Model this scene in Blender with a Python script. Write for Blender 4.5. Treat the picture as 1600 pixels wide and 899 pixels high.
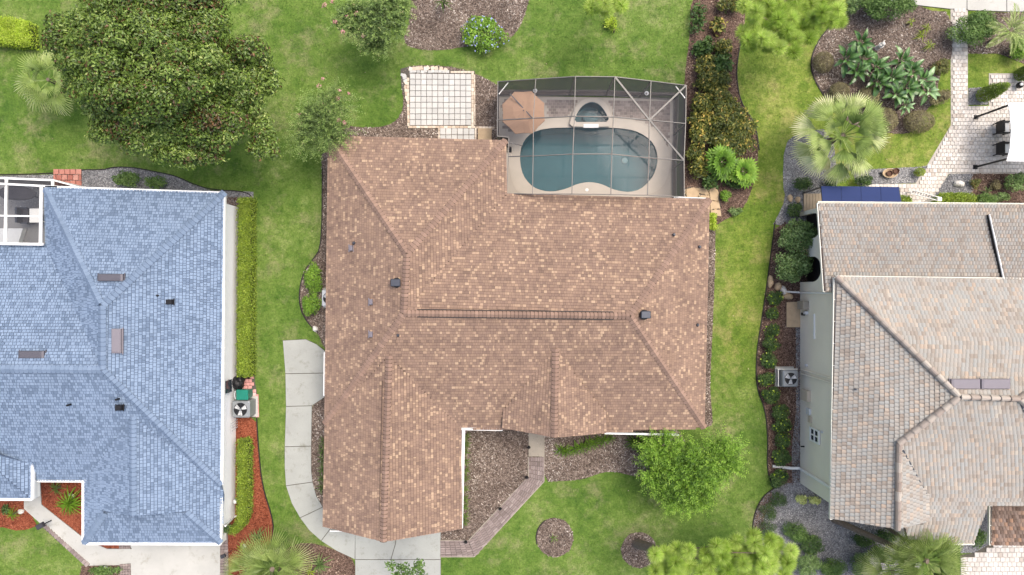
import bpy, math, random
import numpy as np
from mathutils import Vector, Matrix
S = bpy.context.scene
COL = S.collection
for o in list(bpy.data.objects): bpy.data.objects.remove(o)

# ---------------- camera, sky, sun, exposure ----------------
H, F = 36.0, 1080.0            # drone height over the lawn, focal length in photo pixels
cam = bpy.data.cameras.new('camera'); cam.lens = F/1600*36; cam.sensor_width = 36
cam.clip_start = .5; cam.clip_end = 2000
co = bpy.data.objects.new('camera', cam); COL.objects.link(co); co.location = (0, 0, H); S.camera = co
EL, AZ = math.radians(66), math.radians(50)
w = bpy.data.worlds.new('World'); S.world = w; w.use_nodes = True
nt = w.node_tree; nt.nodes.clear()
sky = nt.nodes.new('ShaderNodeTexSky'); sky.sky_type = 'NISHITA'; sky.sun_disc = False
sky.sun_elevation = EL; sky.sun_rotation = AZ; sky.air_density = 1.0; sky.dust_density = 6.0; sky.ozone_density = 1.0
bg = nt.nodes.new('ShaderNodeBackground'); bg.inputs[1].default_value = 0.15
wo = nt.nodes.new('ShaderNodeOutputWorld')
nt.links.new(sky.outputs[0], bg.inputs[0]); nt.links.new(bg.outputs[0], wo.inputs[0])
sl = bpy.data.lights.new('sun', 'SUN'); sl.energy = 0.85; sl.angle = math.radians(24); sl.color = (1, .95, .88)
so = bpy.data.objects.new('sun', sl); COL.objects.link(so)
sd = Vector((math.cos(EL)*math.sin(AZ), math.cos(EL)*math.cos(AZ), math.sin(EL)))
so.rotation_euler = sd.to_track_quat('Z', 'Y').to_euler(); so.location = (20, 20, 60)
S.view_settings.view_transform = 'Standard'; S.view_settings.look = 'None'
S.view_settings.exposure = 0.95; S.view_settings.gamma = 1
S.render.resolution_x, S.render.resolution_y = 1024, 575

rng = np.random.default_rng(11); random.seed(5)

def W(px, py, z=0.0):
    """point that stands at height z and shows at photo pixel (px, py) of the overhead view"""
    s = (H-z)/F
    return Vector(((px-800)*s, -(py-449.5)*s, z))
def WA(pts, z=0.0): return [W(p[0], p[1], p[2] if len(p) > 2 else z) for p in pts]

# ---------------- materials ----------------
class NT:
    def __init__(s, name, rough=.7, spec=.3):
        s.m = bpy.data.materials.new(name); s.m.use_nodes = True; s.t = s.m.node_tree
        s.b = s.t.nodes['Principled BSDF']; s.b.inputs['Roughness'].default_value = rough
        s.b.inputs['Specular IOR Level'].default_value = spec
        s.pos = s.t.nodes.new('ShaderNodeNewGeometry').outputs['Position']
    def n(s, typ, **k):
        x = s.t.nodes.new(typ)
        for a, v in k.items(): setattr(x, a, v)
        return x
    def put(s, i, v):
        if hasattr(v, 'is_linked') or isinstance(v, bpy.types.NodeSocket): s.t.links.new(v, i)
        else: i.default_value = v
    def noise(s, sc, det=4, rough=.6, vec=None):
        x = s.n('ShaderNodeTexNoise'); x.inputs['Scale'].default_value = sc; x.inputs['Detail'].default_value = det
        x.inputs['Roughness'].default_value = rough; s.put(x.inputs['Vector'], vec or s.pos); return x.outputs['Fac']
    def stretch(s, v):
        x = s.n('ShaderNodeMapping'); x.inputs['Scale'].default_value = v; s.put(x.inputs['Vector'], s.pos); return x.outputs[0]
    def ramp(s, fac, stops, mode='LINEAR'):
        x = s.n('ShaderNodeValToRGB'); r = x.color_ramp; r.interpolation = mode
        while len(r.elements) < len(stops): r.elements.new(.5)
        for e, (p, c) in zip(r.elements, stops): e.position = p; e.color = (*c, 1)
        s.put(x.inputs[0], fac); return x.outputs[0]
    def fr(s, fac, a, b, lo=0., hi=1.):
        x = s.n('ShaderNodeMapRange'); s.put(x.inputs[0], fac)
        for i, v in zip((1, 2, 3, 4), (a, b, lo, hi)): x.inputs[i].default_value = v
        return x.outputs[0]
    def mix(s, f, a, b, mode='MIX'):
        x = s.n('ShaderNodeMix', data_type='RGBA', blend_type=mode)
        s.put(x.inputs[0], f)
        for i, v in ((6, a), (7, b)):
            s.put(x.inputs[i], (*v, 1) if isinstance(v, tuple) and len(v) == 3 else v)
        return x.outputs[2]
    def mul(s, a, b):
        x = s.n('ShaderNodeMath', operation='MULTIPLY'); s.put(x.inputs[0], a); s.put(x.inputs[1], b); return x.outputs[0]
    def add(s, a, b):
        x = s.n('ShaderNodeMath', operation='ADD'); s.put(x.inputs[0], a); s.put(x.inputs[1], b); return x.outputs[0]
    def tint(s):
        x = s.n('ShaderNodeAttribute', attribute_name='tint'); return x.outputs['Fac']
    def bump(s, h, st=.3, d=.02):
        x = s.n('ShaderNodeBump'); x.inputs['Strength'].default_value = st; x.inputs['Distance'].default_value = d
        s.put(x.inputs['Height'], h); s.t.links.new(x.outputs[0], s.b.inputs['Normal'])
    def col(s, c): s.put(s.b.inputs['Base Color'], c)

def C(r, g, b):      # sRGB 0..255 to linear
    f = lambda v: (v/255/12.92) if v/255 <= .04045 else ((v/255+.055)/1.055)**2.4
    return (f(r), f(g), f(b))
def dim(c, k): return tuple(x*k for x in c)

def m_plain(name, c, rough=.6, var=.12, sc=3., bump=.15, metal=0., fine=60.):
    t = NT(name, rough); a = t.noise(sc, 5); b = t.noise(fine, 2)
    f = t.add(t.mul(a, .7), t.mul(b, .3))
    t.col(t.ramp(f, [(.3, dim(c, 1-var)), (.7, tuple(min(1, x*(1+var)) for x in c))]))
    if bump: t.bump(b, bump, .01)
    t.b.inputs['Metallic'].default_value = metal
    return t.m
def m_tint(name, stops, rough=.8, mode='LINEAR', blotch=.25, bsc=.6, fine=90., fv=.15, bump=.3, spec=.2):
    t = NT(name, rough, spec); base = t.ramp(t.tint(), stops, mode)
    g = t.add(t.fr(t.noise(bsc, 4), .3, .7, 1-blotch, 1+blotch), t.fr(t.noise(fine, 2), .3, .7, -fv, fv))
    t.col(t.mix(1., base, g, 'MULTIPLY'))
    t.bump(t.noise(fine, 2), bump, .006)
    return t.m
def m_leaf(name, stops, rough=.5, trans=.25, spec=.4):
    t = NT(name, rough, spec); base = t.ramp(t.tint(), stops)
    base = t.mix(1., base, t.fr(t.noise(2.2, 2), .3, .7, .82, 1.18), 'MULTIPLY')
    t.col(base)
    tr = t.n('ShaderNodeBsdfTranslucent'); t.put(tr.inputs[0], base)
    mx = t.n('ShaderNodeMixShader'); mx.inputs[0].default_value = trans
    out = t.t.nodes['Material Output']
    t.t.links.new(t.b.outputs[0], mx.inputs[1]); t.t.links.new(tr.outputs[0], mx.inputs[2]); t.t.links.new(mx.outputs[0], out.inputs[0])
    return t.m

def grass_mat(name, blade):
    t = NT(name, .75, .15)
    big = t.noise(.16, 3, .5); mid = t.noise(.7, 6, .72); fine = t.noise(11, 5, .8)
    sm = t.noise(3.2, 5, .7)
    c = t.ramp(t.add(t.add(t.mul(big, .34), t.mul(mid, .38)), t.mul(sm, .28)), [(.36, (.044, .094, .014)), (.46, (.082, .146, .021)), (.53, (.118, .182, .034)), (.62, (.205, .25, .08))])
    dry = t.ramp(t.noise(.5, 8, .78), [(.51, (0, 0, 0)), (.70, (.72, .72, .72))])
    c = t.mix(dry, c, (.27, .24, .13))
    dk = t.ramp(t.noise(1.3, 6, .75), [(.33, (.62, .74, .6)), (.5, (1, 1, 1))]); c = t.mix(1., c, dk, 'MULTIPLY')
    sx = t.n('ShaderNodeSeparateXYZ'); t.put(sx.inputs[0], t.pos); wob = t.mul(t.noise(.5, 3), 3.)
    lot = t.mul(t.fr(t.add(sx.outputs[0], wob), 11.2, 13.2), t.fr(t.add(sx.outputs[1], wob), -5.5, -1.5))
    c = t.mix(t.mul(lot, .8), c, t.mix(1., c, (1.42, 1.22, .95), 'MULTIPLY'))
    c = t.mix(1., c, t.fr(fine, .3, .7, .6, 1.4), 'MULTIPLY')
    if blade: c = t.mix(1., c, t.fr(t.tint(), 0, 1, .75, 1.45), 'MULTIPLY')
    t.col(c)
    if not blade: t.bump(t.noise(40, 3, .7), .5, .03)
    return t.m

M = {}
M['grass'] = grass_mat('grass ground', False); M['blade'] = grass_mat('grass blades', True)
def bedmat(name, a, b, c):
    t = NT(name, .9, .1); v = t.n('ShaderNodeTexVoronoi'); v.inputs['Scale'].default_value = 16; t.put(v.inputs['Vector'], t.stretch((1, 1.6, 1)))
    x = t.ramp(t.add(t.mul(v.outputs['Color'], .55), t.mul(t.noise(1.2, 5), .45)), [(.3, a), (.5, b), (.72, c)])
    t.col(x); t.bump(v.outputs['Distance'], .6, .03); return t.m
M['mulch_grey'] = bedmat('weathered mulch', C(66, 56, 50), C(100, 87, 78), C(132, 119, 108))
M['mulch_red'] = bedmat('red mulch', C(88, 44, 30), C(126, 68, 48), C(148, 88, 66))
M['mulch_brown'] = bedmat('brown mulch', C(58, 46, 40), C(90, 72, 62), C(125, 104, 92))
M['gravel'] = bedmat('grey gravel', C(84, 84, 84), C(118, 118, 119), C(150, 150, 150))
M['chip_grey'] = m_tint('weathered chips', [(0, C(56, 48, 43)), (.35, C(104, 91, 82)), (.7, C(148, 135, 124)), (1, C(206, 198, 186))], fine=30)
M['chip_red'] = m_tint('red chips', [(0, C(80, 40, 28)), (.5, C(136, 74, 52)), (1, C(172, 110, 84))], fine=30)
M['chip_brown'] = m_tint('brown chips', [(0, C(54, 42, 36)), (.45, C(102, 83, 72)), (.8, C(142, 120, 106)), (1, C(198, 178, 156))], fine=30)
M['pebble'] = m_tint('grey pebbles', [(0, C(84, 84, 86)), (.5, C(132, 132, 133)), (1, C(198, 196, 192))], fine=30)
M['pebble_tan'] = m_tint('tan pebbles', [(0, C(128, 108, 82)), (.5, C(180, 158, 124)), (1, C(214, 198, 168))], fine=30)
M['edging'] = m_plain('black edging', C(38, 32, 30))
def m_conc(name, c):
    t = NT(name, .85, .2); a = t.fr(t.noise(.5, 5), .3, .7, .88, 1.08); st = t.ramp(t.noise(1.6, 8, .8), [(.30, (.70, .68, .62)), (.46, (1, 1, 1))]); sp = t.fr(t.noise(35, 3, .8), .3, .7, .93, 1.07)
    t.col(t.mix(1., t.mix(1., t.mix(1., c, a, 'MULTIPLY'), st, 'MULTIPLY'), sp, 'MULTIPLY')); t.bump(t.noise(60, 2), .2, .01); return t.m
M['concrete'] = m_conc('weathered concrete', C(156, 158, 152)) if True else m_plain('weathered concrete', C(150, 153, 149), .85, .13, .5, .2)
M['concrete_white'] = m_conc('pale concrete', C(176, 175, 168)) if True else m_plain('pale concrete', C(172, 172, 167), .85, .05, .8, .15)
M['concrete_dark'] = m_plain('old concrete', C(150, 142, 128), .85, .16, 1.5, .2)
M['patio_grey'] = m_plain('grey patio', C(118, 118, 118), .85, .08, 1.2)
M['paver_base'] = m_plain('pale bedding', C(168, 162, 153), .9)
M['joint'] = m_plain('joint sand', C(84, 80, 72), .95)
M['deck'] = m_plain('pool deck plaster', C(184, 175, 162), .8, .07, .9, .15)
M['cope'] = m_plain('pool coping', C(190, 181, 167), .75, .06, 1.5, .15)
M['shingle'] = m_tint('brown shingles', [(0, C(117, 98, 86)), (.25, C(127, 106, 93)), (.5, C(134, 112, 97)), (.78, C(140, 117, 100)), (.86, C(152, 128, 108)), (1, C(168, 144, 120))], .95, blotch=.10, bsc=.9)
M['shingle_blue'] = m_tint('blue grey shingles', [(0, C(98, 114, 134)), (.3, C(105, 121, 142)), (.36, C(115, 132, 153)), (.6, C(120, 137, 158)), (1, C(127, 144, 165))], .95, blotch=.07, bsc=.8)
M['tile'] = m_tint('concrete roof tiles', [(0, C(141, 131, 120)), (.2, C(150, 144, 135)), (.4, C(152, 149, 142)), (.55, C(148, 148, 143)), (.75, C(155, 149, 140)), (.87, C(159, 150, 138)), (.95, C(165, 149, 133)), (1, C(166, 158, 146))], .85, blotch=.06, bsc=.7)
M['tile_dark'] = m_tint('darker concrete tiles', [(0, C(92, 76, 66)), (.4, C(112, 96, 86)), (.7, C(130, 114, 104)), (1, C(150, 120, 98))], .85, blotch=.08, bsc=.7)
M['cap_brown'] = m_tint('brown ridge caps', [(0, C(125, 104, 92)), (.5, C(135, 112, 98)), (1, C(145, 121, 106))], .95, blotch=.05)
M['cap_blue'] = m_tint('blue ridge caps', [(0, C(104, 120, 140)), (1, C(116, 132, 152))], .95, blotch=.05)
M['cap_tile'] = m_tint('ridge tiles', [(0, C(138, 124, 113)), (.4, C(151, 140, 130)), (1, C(174, 165, 153))], .85, blotch=.05)
M['deck_brown'] = m_plain('brown deck with course shade', C(86, 70, 59), .95)  # deck colour darkened to paint the shade between shingle courses
M['deck_blue'] = m_plain('blue deck with course shade', C(88, 103, 124), .95)  # dark tone carries the recessed shade between the blue courses
M['deck_tile'] = m_plain('mortar under tiles', C(128, 112, 102), .95)
M['white'] = m_plain('white paint', C(226, 226, 222), .5, .03, 2, .05)
M['cream'] = m_plain('cream trim', C(222, 220, 208), .55, .04, 2, .05)
M['wall_white'] = m_plain('white stucco', C(246, 246, 244), .85, .03, 1, .2)
M['wall_grey'] = m_plain('grey green stucco', C(228, 221, 204), .85, .05, .8, .25)
M['wall_beige'] = m_plain('beige stucco', C(186, 174, 156), .85, .05, .8, .25)
M['bronze'] = m_plain('grey aluminium', C(100, 98, 95), .45, .06, 4, .05, .3)
M['black'] = m_plain('black paint', C(28, 28, 30), .45, .1)
M['dark_metal'] = m_plain('dark metal', C(66, 70, 78), .4, .1, 4, .05, .4)
M['vent_grey'] = m_plain('grey vent metal', C(92, 90, 96), .5, .08, 4, .05, .3)
M['vent_light'] = m_plain('lilac grey vent metal', C(120, 115, 120), .6, .05, 4, .05)
M['ac_grey'] = m_plain('air conditioner grey', C(142, 146, 148), .5, .06, 6, .05, .3)
M['ac_light'] = m_plain('light grey plastic', C(196, 198, 198), .5, .04, 6, .05)
M['glass'] = m_plain('dark window glass', C(52, 58, 64), .1, .1, 2, 0)
M['teal'] = m_plain('teal plastic', C(28, 116, 98), .45, .08, 6, .05)
M['blue_cloth'] = m_plain('blue awning cloth', C(38, 52, 94), .8, .06, 3, .1)
M['white_cloth'] = m_plain('white canopy cloth', C(228, 228, 226), .85, .02, 2, .05)
M['tan_cloth'] = m_plain('tan parasol cloth', C(170, 138, 114), .85, .06, 1.5, .1)
M['dark_cloth'] = m_plain('charcoal cloth', C(60, 60, 66), .9, .1, 3, .1)
M['wood_deck'] = m_plain('weathered planks', C(156, 142, 122), .85, .12, 3, .2)
M['bark'] = m_plain('grey bark', C(110, 98, 86), .95, .3, 9, .6, 0, 40)
M['bark_brown'] = m_plain('brown bark', C(98, 76, 58), .95, .3, 9, .6, 0, 40)
M['stone'] = m_plain('tan stone', C(178, 156, 126), .9, .15, 5, .4)

M['rock'] = m_plain('pale rock', C(206, 202, 194), .9, .12, 7, .4)
M['terracotta'] = m_plain('dark pots', C(86, 62, 48), .8, .15)
M['paver_white'] = m_tint('white square pavers', [(0, C(170, 169, 164)), (1, C(188, 187, 181))], .85, blotch=.05)
M['paver_tan'] = m_tint('tan border bricks', [(0, C(178, 160, 140)), (1, C(214, 202, 184))], .85, blotch=.08)
M['paver_red'] = m_tint('red pavers', [(0, C(150, 96, 84)), (.6, C(168, 112, 98)), (1, C(184, 138, 124))], .85, blotch=.12, bsc=3)
M['paver_pink'] = m_tint('pink pavers', [(0, C(194, 136, 130)), (.7, C(204, 152, 146)), (1, C(216, 186, 178))], .85, blotch=.08, bsc=3)
M['brick_mauve'] = m_tint('mauve walkway bricks', [(0, C(118, 106, 101)), (.6, C(133, 120, 115)), (1, C(150, 138, 132))], .85, blotch=.08, bsc=2)
M['paver_pale'] = m_tint('pale terrace pavers', [(0, C(170, 161, 151)), (.3, C(187, 180, 171)), (.7, C(196, 190, 182)), (1, C(208, 203, 195))], .85, blotch=.07, bsc=1)
M['paver_grey'] = m_tint('taupe pool pavers', [(0, C(128, 118, 110)), (.6, C(146, 134, 126)), (1, C(166, 154, 144))], .85, blotch=.1, bsc=1.2)
def screen_mat(name, c, lo, hi):
    t = NT(name, .8, .1); t.col((*c, 1)); tr = t.n('ShaderNodeBsdfTransparent'); mx = t.n('ShaderNodeMixShader')
    lw = t.n('ShaderNodeLayerWeight'); lw.inputs[0].default_value = .5
    t.put(mx.inputs[0], t.fr(lw.outputs['Facing'], .1, .75, lo, hi))
    t.t.links.new(tr.outputs[0], mx.inputs[1]); t.t.links.new(t.b.outputs[0], mx.inputs[2])
    t.t.links.new(mx.outputs[0], t.t.nodes['Material Output'].inputs[0]); return t.m
M['screen'] = screen_mat('insect screen', C(88, 88, 92), .15, .88)
def water_mat():
    t = NT('pool water', .04, .5); t.col((.02, .06, .07, 1)); t.b.inputs['Roughness'].default_value = .05
    tr = t.n('ShaderNodeBsdfTransparent'); tr.inputs[0].default_value = (.58, .78, .82, 1); mx = t.n('ShaderNodeMixShader')
    lw = t.n('ShaderNodeLayerWeight'); lw.inputs[0].default_value = .35
    t.put(mx.inputs[0], t.fr(lw.outputs['Fresnel'], 0, 1, .22, 1)); t.bump(t.noise(3, 3), .15, .02)
    t.t.links.new(tr.outputs[0], mx.inputs[1]); t.t.links.new(t.b.outputs[0], mx.inputs[2])
    t.t.links.new(mx.outputs[0], t.t.nodes['Material Output'].inputs[0]); return t.m
M['water'] = water_mat()
M['plaster'] = m_plain('pool plaster', C(128, 156, 160), .8, .12, .8, .1)
L = {}
L['magnolia'] = m_leaf('magnolia leaves', [(0, (.06, .032, .012)), (.13, (.16, .085, .028)), (.2, (.035, .062, .010)), (.48, (.10, .165, .024)), (.78, (.18, .26, .045)), (1, (.32, .38, .11))], .42, .15, .4)
L['bright'] = m_leaf('bright green leaves', [(0, (.06, .13, .012)), (.5, (.16, .31, .028)), (1, (.30, .46, .06))])
L['crepe'] = m_leaf('crepe myrtle leaves', [(0, (.07, .11, .03)), (.5, (.16, .25, .06)), (.85, (.27, .38, .10)), (1, (.36, .34, .16))])
L['pine'] = m_leaf('pine needles', [(0, (.14, .25, .03)), (.35, (.36, .52, .07)), (.7, (.52, .66, .15)), (1, (.74, .83, .32))], .6, .55)
L['croton'] = m_leaf('croton leaves', [(0, (.04, .055, .014)), (.45, (.09, .12, .024)), (.68, (.18, .19, .036)), (.85, (.42, .36, .07)), (1, (.62, .44, .12))])
L['dark'] = m_leaf('dark green leaves', [(0, (.024, .055, .014)), (.5, (.06, .12, .026)), (1, (.15, .24, .06))])
L['mid'] = m_leaf('mid green leaves', [(0, (.045, .10, .02)), (.5, (.11, .20, .04)), (1, (.24, .36, .10))])
L['soft'] = m_leaf('grey green leaves', [(0, (.07, .12, .036)), (.5, (.16, .26, .075)), (1, (.32, .44, .17))])
L['lime'] = m_leaf('lime leaves', [(0, (.16, .26, .01)), (.5, (.36, .50, .03)), (1, (.58, .66, .12))])
L['hedge'] = m_leaf('hedge leaves', [(0, (.06, .11, .01)), (.5, (.19, .28, .022)), (1, (.38, .46, .06))])
L['brown'] = m_leaf('brownish green leaves', [(0, (.09, .065, .04)), (.5, (.20, .175, .085)), (1, (.34, .31, .15))])
L['rust'] = m_leaf('olive and rust leaves', [(0, (.07, .06, .02)), (.5, (.15, .17, .04)), (.85, (.22, .24, .06)), (1, (.34, .16, .07))])
L['palm'] = m_leaf('palm fronds', [(0, (.10, .16, .03)), (.35, (.24, .33, .08)), (.65, (.36, .44, .14)), (.85, (.54, .58, .28)), (1, (.70, .68, .42))], .5, .3)
L['palm_grey'] = m_leaf('pale palm fronds', [(0, (.16, .22, .10)), (1, (.34, .42, .22))], .5, .3)
L['broad'] = m_leaf('broad leaves', [(0, (.015, .045, .012)), (.5, (.045, .11, .022)), (.8, (.12, .23, .06)), (1, (.34, .48, .25))], .3, .15, .6)
L['flower_pink'] = m_leaf('pink blossom', [(0, (.42, .16, .16)), (1, (.70, .42, .40))])
L['flower_blue'] = m_leaf('pale blue blossom', [(0, (.28, .36, .75)), (1, (.66, .72, .9))])
L['flower_cream'] = m_leaf('cream leaves', [(0, (.40, .46, .10)), (1, (.80, .82, .38))])

# ---------------- mesh helpers ----------------
def base_of(p):
    v = Vector((0, 0, 0))
    while p: v = v+p.location; p = p.parent
    return v
def npmesh(name, V, Fc, tint=None, smooth=False):
    me = bpy.data.meshes.new(name); V = np.asarray(V, dtype=np.float32); 
    if isinstance(Fc, np.ndarray):
        k = Fc.shape[1]; me.vertices.add(len(V)); me.vertices.foreach_set('co', V.ravel())
        me.loops.add(Fc.size); me.loops.foreach_set('vertex_index', Fc.astype(np.int32).ravel())
        me.polygons.add(len(Fc)); me.polygons.foreach_set('loop_start', np.arange(0, Fc.size, k, dtype=np.int32))
        me.update(calc_edges=True)
    else: me.from_pydata([tuple(v) for v in V], [], Fc)
    if tint is not None:
        a = me.attributes.new('tint', 'FLOAT', 'POINT'); a.data.foreach_set('value', np.asarray(tint, dtype=np.float32))
    if smooth: me.polygons.foreach_set('use_smooth', np.ones(len(me.polygons), dtype=bool))
    me.validate(); return me
def obj(name, V, Fc, mat, parent=None, tint=None, smooth=False, kind=None, label=None):
    b = base_of(parent); V = np.asarray([tuple(v) for v in V] if not isinstance(V, np.ndarray) else V, dtype=float)-np.array(b)
    me = npmesh(name, V, Fc, tint, smooth); me.materials.append(mat)
    o = bpy.data.objects.new(name, me); COL.objects.link(o); o.parent = parent
    if kind: o['kind'] = kind
    if label: o['label'] = label
    return o
def tag(o, label, cat, group=None):
    o['label'] = label; o['category'] = cat
    if group: o['group'] = group
    return o
def thing(name, label, cat, loc, group=None):
    o = bpy.data.objects.new(name, None); o.empty_display_size = .2; COL.objects.link(o); o.location = loc
    return tag(o, label, cat, group)

class MB:
    def __init__(s): s.v = []; s.f = []
    def add(s, vs, fs):
        n = len(s.v); s.v += [tuple(v) for v in vs]; s.f += [tuple(i+n for i in f) for f in fs]; return s
    def prism(s, poly, z0, z1):
        n = len(poly)
        a = sum(poly[i][0]*poly[(i+1) % n][1]-poly[(i+1) % n][0]*poly[i][1] for i in range(n))
        if a < 0: poly = poly[::-1]
        vs = [(p[0], p[1], z0) for p in poly]+[(p[0], p[1], z1) for p in poly]
        return s.add(vs, [tuple(range(n-1, -1, -1)), tuple(range(n, 2*n))]+[(i, (i+1) % n, n+(i+1) % n, n+i) for i in range(n)])
    def box(s, c, d, rz=0, bev=0):
        x, y, z = d[0]/2, d[1]/2, d[2]/2; R = Matrix.Rotation(rz, 3, 'Z'); c = Vector(c)
        if bev:
            b = bev; vs = []
            for zz, k in ((-z, 0), (z-b, 0), (z, b)):
                pts = [(-x+b, -y), (x-b, -y), (x, -y+b), (x, y-b), (x-b, y), (-x+b, y), (-x, y-b), (-x, -y+b)]
                for px, py in pts: vs.append(c+R@Vector((px*(1-k/x), py*(1-k/y), zz)))
            fs = [tuple(range(7, -1, -1)), tuple(range(16, 24))]
            for r in (0, 8): fs += [(r+i, r+(i+1) % 8, r+8+(i+1) % 8, r+8+i) for i in range(8)]
            return s.add(vs, fs)
        vs = [c+R@Vector((a*x, b*y, e*z)) for e in (-1, 1) for a, b in ((-1, -1), (1, -1), (1, 1), (-1, 1))]
        return s.add(vs, [(3, 2, 1, 0), (4, 5, 6, 7)]+[(i, (i+1) % 4, 4+(i+1) % 4, 4+i) for i in range(4)])
    def bar(s, a, b, w, h=None):
        h = h or w; a, b = Vector(a), Vector(b); d = (b-a).normalized()
        up = Vector((0, 0, 1)) if abs(d.z) < .9 else Vector((0, 1, 0))
        x = d.cross(up).normalized(); y = x.cross(d).normalized(); vs = []
        for p in (a, b):
            for i, j in ((-1, -1), (1, -1), (1, 1), (-1, 1)): vs.append(p+x*i*w/2+y*j*h/2)
        return s.add(vs, [(3, 2, 1, 0), (4, 5, 6, 7)]+[(i, (i+1) % 4, 4+(i+1) % 4, 4+i) for i in range(4)])
    def tube(s, pts, rs, n=8):
        pts = [Vector(p) for p in pts]; b0 = len(s.v); vs = []
        for i, p in enumerate(pts):
            d = (pts[min(i+1, len(pts)-1)]-pts[max(i-1, 0)]).normalized()
            up = Vector((0, 0, 1)) if abs(d.z) < .9 else Vector((0, 1, 0))
            x = d.cross(up).normalized(); y = x.cross(d)
            r = rs[i] if hasattr(rs, '__len__') else rs
            for k in range(n):
                a = 2*math.pi*k/n; vs.append(p+x*r*math.cos(a)+y*r*math.sin(a))
        fs = [(i*n+k, i*n+(k+1) % n, (i+1)*n+(k+1) % n, (i+1)*n+k) for i in range(len(pts)-1) for k in range(n)]
        m = (len(pts)-1)*n; fs += [tuple(range(n-1, -1, -1)), tuple(range(m, m+n))]
        return s.add(vs, fs)
    def lathe(s, c, prof, n=20, sx=1, sy=1):
        c = Vector(c); vs = []
        for r, z in prof:
            for k in range(n):
                a = 2*math.pi*k/n; vs.append(c+Vector((r*math.cos(a)*sx, r*math.sin(a)*sy, z)))
        fs = [(i*n+k, i*n+(k+1) % n, (i+1)*n+(k+1) % n, (i+1)*n+k) for i in range(len(prof)-1) for k in range(n)]
        fs += [tuple(range(n-1, -1, -1)), tuple(range((len(prof)-1)*n, len(prof)*n))]
        return s.add(vs, fs)
    def ring(s, outer, inner, z0, z1):
        n = len(outer); vs = [(p[0], p[1], z) for z in (z0, z1) for p in outer]+[(p[0], p[1], z) for z in (z0, z1) for p in inner]
        fs = []
        for i in range(n):
            j = (i+1) % n
            fs += [(i, j, n+j, n+i), (n+i, n+j, 3*n+j, 3*n+i), (2*n+j, 2*n+i, 3*n+i, 3*n+j), (j, i, 2*n+i, 2*n+j)]
        return s.add(vs, fs)
    def blob(s, c, r, seed=0, amp=.15, n=10):
        rr = random.Random(seed); c = Vector(c); vs = []; m = n//2+1
        ph = [rr.uniform(0, 6) for _ in range(6)]
        for i in range(m):
            t = math.pi*i/(m-1)
            for k in range(n):
                a = 2*math.pi*k/n; q = 1+amp*(math.sin(2*a+ph[0]+t)+.7*math.sin(3*a+ph[1]-2*t)+.5*math.cos(5*a+ph[2]+3*t))
                vs.append(c+Vector((r[0]*math.sin(t)*math.cos(a)*q, r[1]*math.sin(t)*math.sin(a)*q, r[2]*math.cos(t))))
        fs = [(i*n+k, (i+1)*n+k, (i+1)*n+(k+1) % n, i*n+(k+1) % n) for i in range(m-1) for k in range(n)]
        return s.add(vs, fs)
    def to(s, name, mat, parent=None, **k): return obj(name, s.v, s.f, mat, parent, **k)

def pip(P, poly):
    x, y = P[:, 0], P[:, 1]; ins = np.zeros(len(P), bool); n = len(poly)
    for i in range(n):
        x1, y1 = poly[i][0], poly[i][1]; x2, y2 = poly[i-1][0], poly[i-1][1]
        if y1 == y2: continue
        c = ((y1 > y) != (y2 > y)) & (x < (x2-x1)*(y-y1)/(y2-y1)+x1); ins ^= c
    return ins
def area(poly): return abs(sum(poly[i-1][0]*poly[i][1]-poly[i][0]*poly[i-1][1] for i in range(len(poly))))/2
def chaikin(p, it=2, closed=True):
    p = [tuple(q[:2]) for q in p]
    for _ in range(it):
        o = []; n = len(p)
        for i in range(n if closed else n-1):
            a, b = p[i], p[(i+1) % n]
            o += [(a[0]*.75+b[0]*.25, a[1]*.75+b[1]*.25), (a[0]*.25+b[0]*.75, a[1]*.25+b[1]*.75)]
        p = o if closed else [p[0]]+o+[p[-1]]
    return p
def offset(poly, d):
    """move every side of a polygon inward by d metres"""
    n = len(poly); a = sum(poly[i-1][0]*poly[i][1]-poly[i][0]*poly[i-1][1] for i in range(n))
    s = 1 if a > 0 else -1; out = []
    for i in range(n):
        p0, p1, p2 = Vector(poly[i-1][:2]), Vector(poly[i][:2]), Vector(poly[(i+1) % n][:2])
        e1, e2 = (p1-p0).normalized(), (p2-p1).normalized()
        n1, n2 = Vector((-e1.y, e1.x))*s, Vector((-e2.y, e2.x))*s
        b = n1+n2; k = max(.25, b.length_squared/2); out.append(p1+b*d/k)
    return [tuple(q) for q in out]

# templates: (verts, faces), piece spans x 0..1 (width), y 0..1 (up the slope)
TM = {}
TM['tab'] = ([(0, 0, .020), (1, 0, .020), (1, 1, .006), (0, 1, .006), (0, 0, 0), (1, 0, 0)], [(0, 1, 2, 3), (4, 5, 1, 0)])
def hump(n=4):
    v = []; f = []
    for j, z in ((0, .05), (1, .006)):
        for i in range(n+1): v.append((i/n, j, z+.032*math.sin(math.pi*i/n)))
    for i in range(n+1): v.append((i/n, 0, 0))
    for i in range(n): f += [(i, i+1, n+2+i, n+1+i), (2*n+2+i, 2*n+3+i, i+1, i)]
    return v, f
TM['hump'] = hump()
TM['cap'] = ([(-.5, 0, -.05), (0, 0, .035), (.5, 0, -.05), (-.5, 1.1, -.07), (0, 1.1, .015), (.5, 1.1, -.07), (-.5, 0, -.09), (0, 0, -.01), (.5, 0, -.09)],
             [(0, 1, 4, 3), (1, 2, 5, 4), (6, 7, 1, 0), (7, 8, 2, 1)])
TM['capround'] = ([], [])
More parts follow.
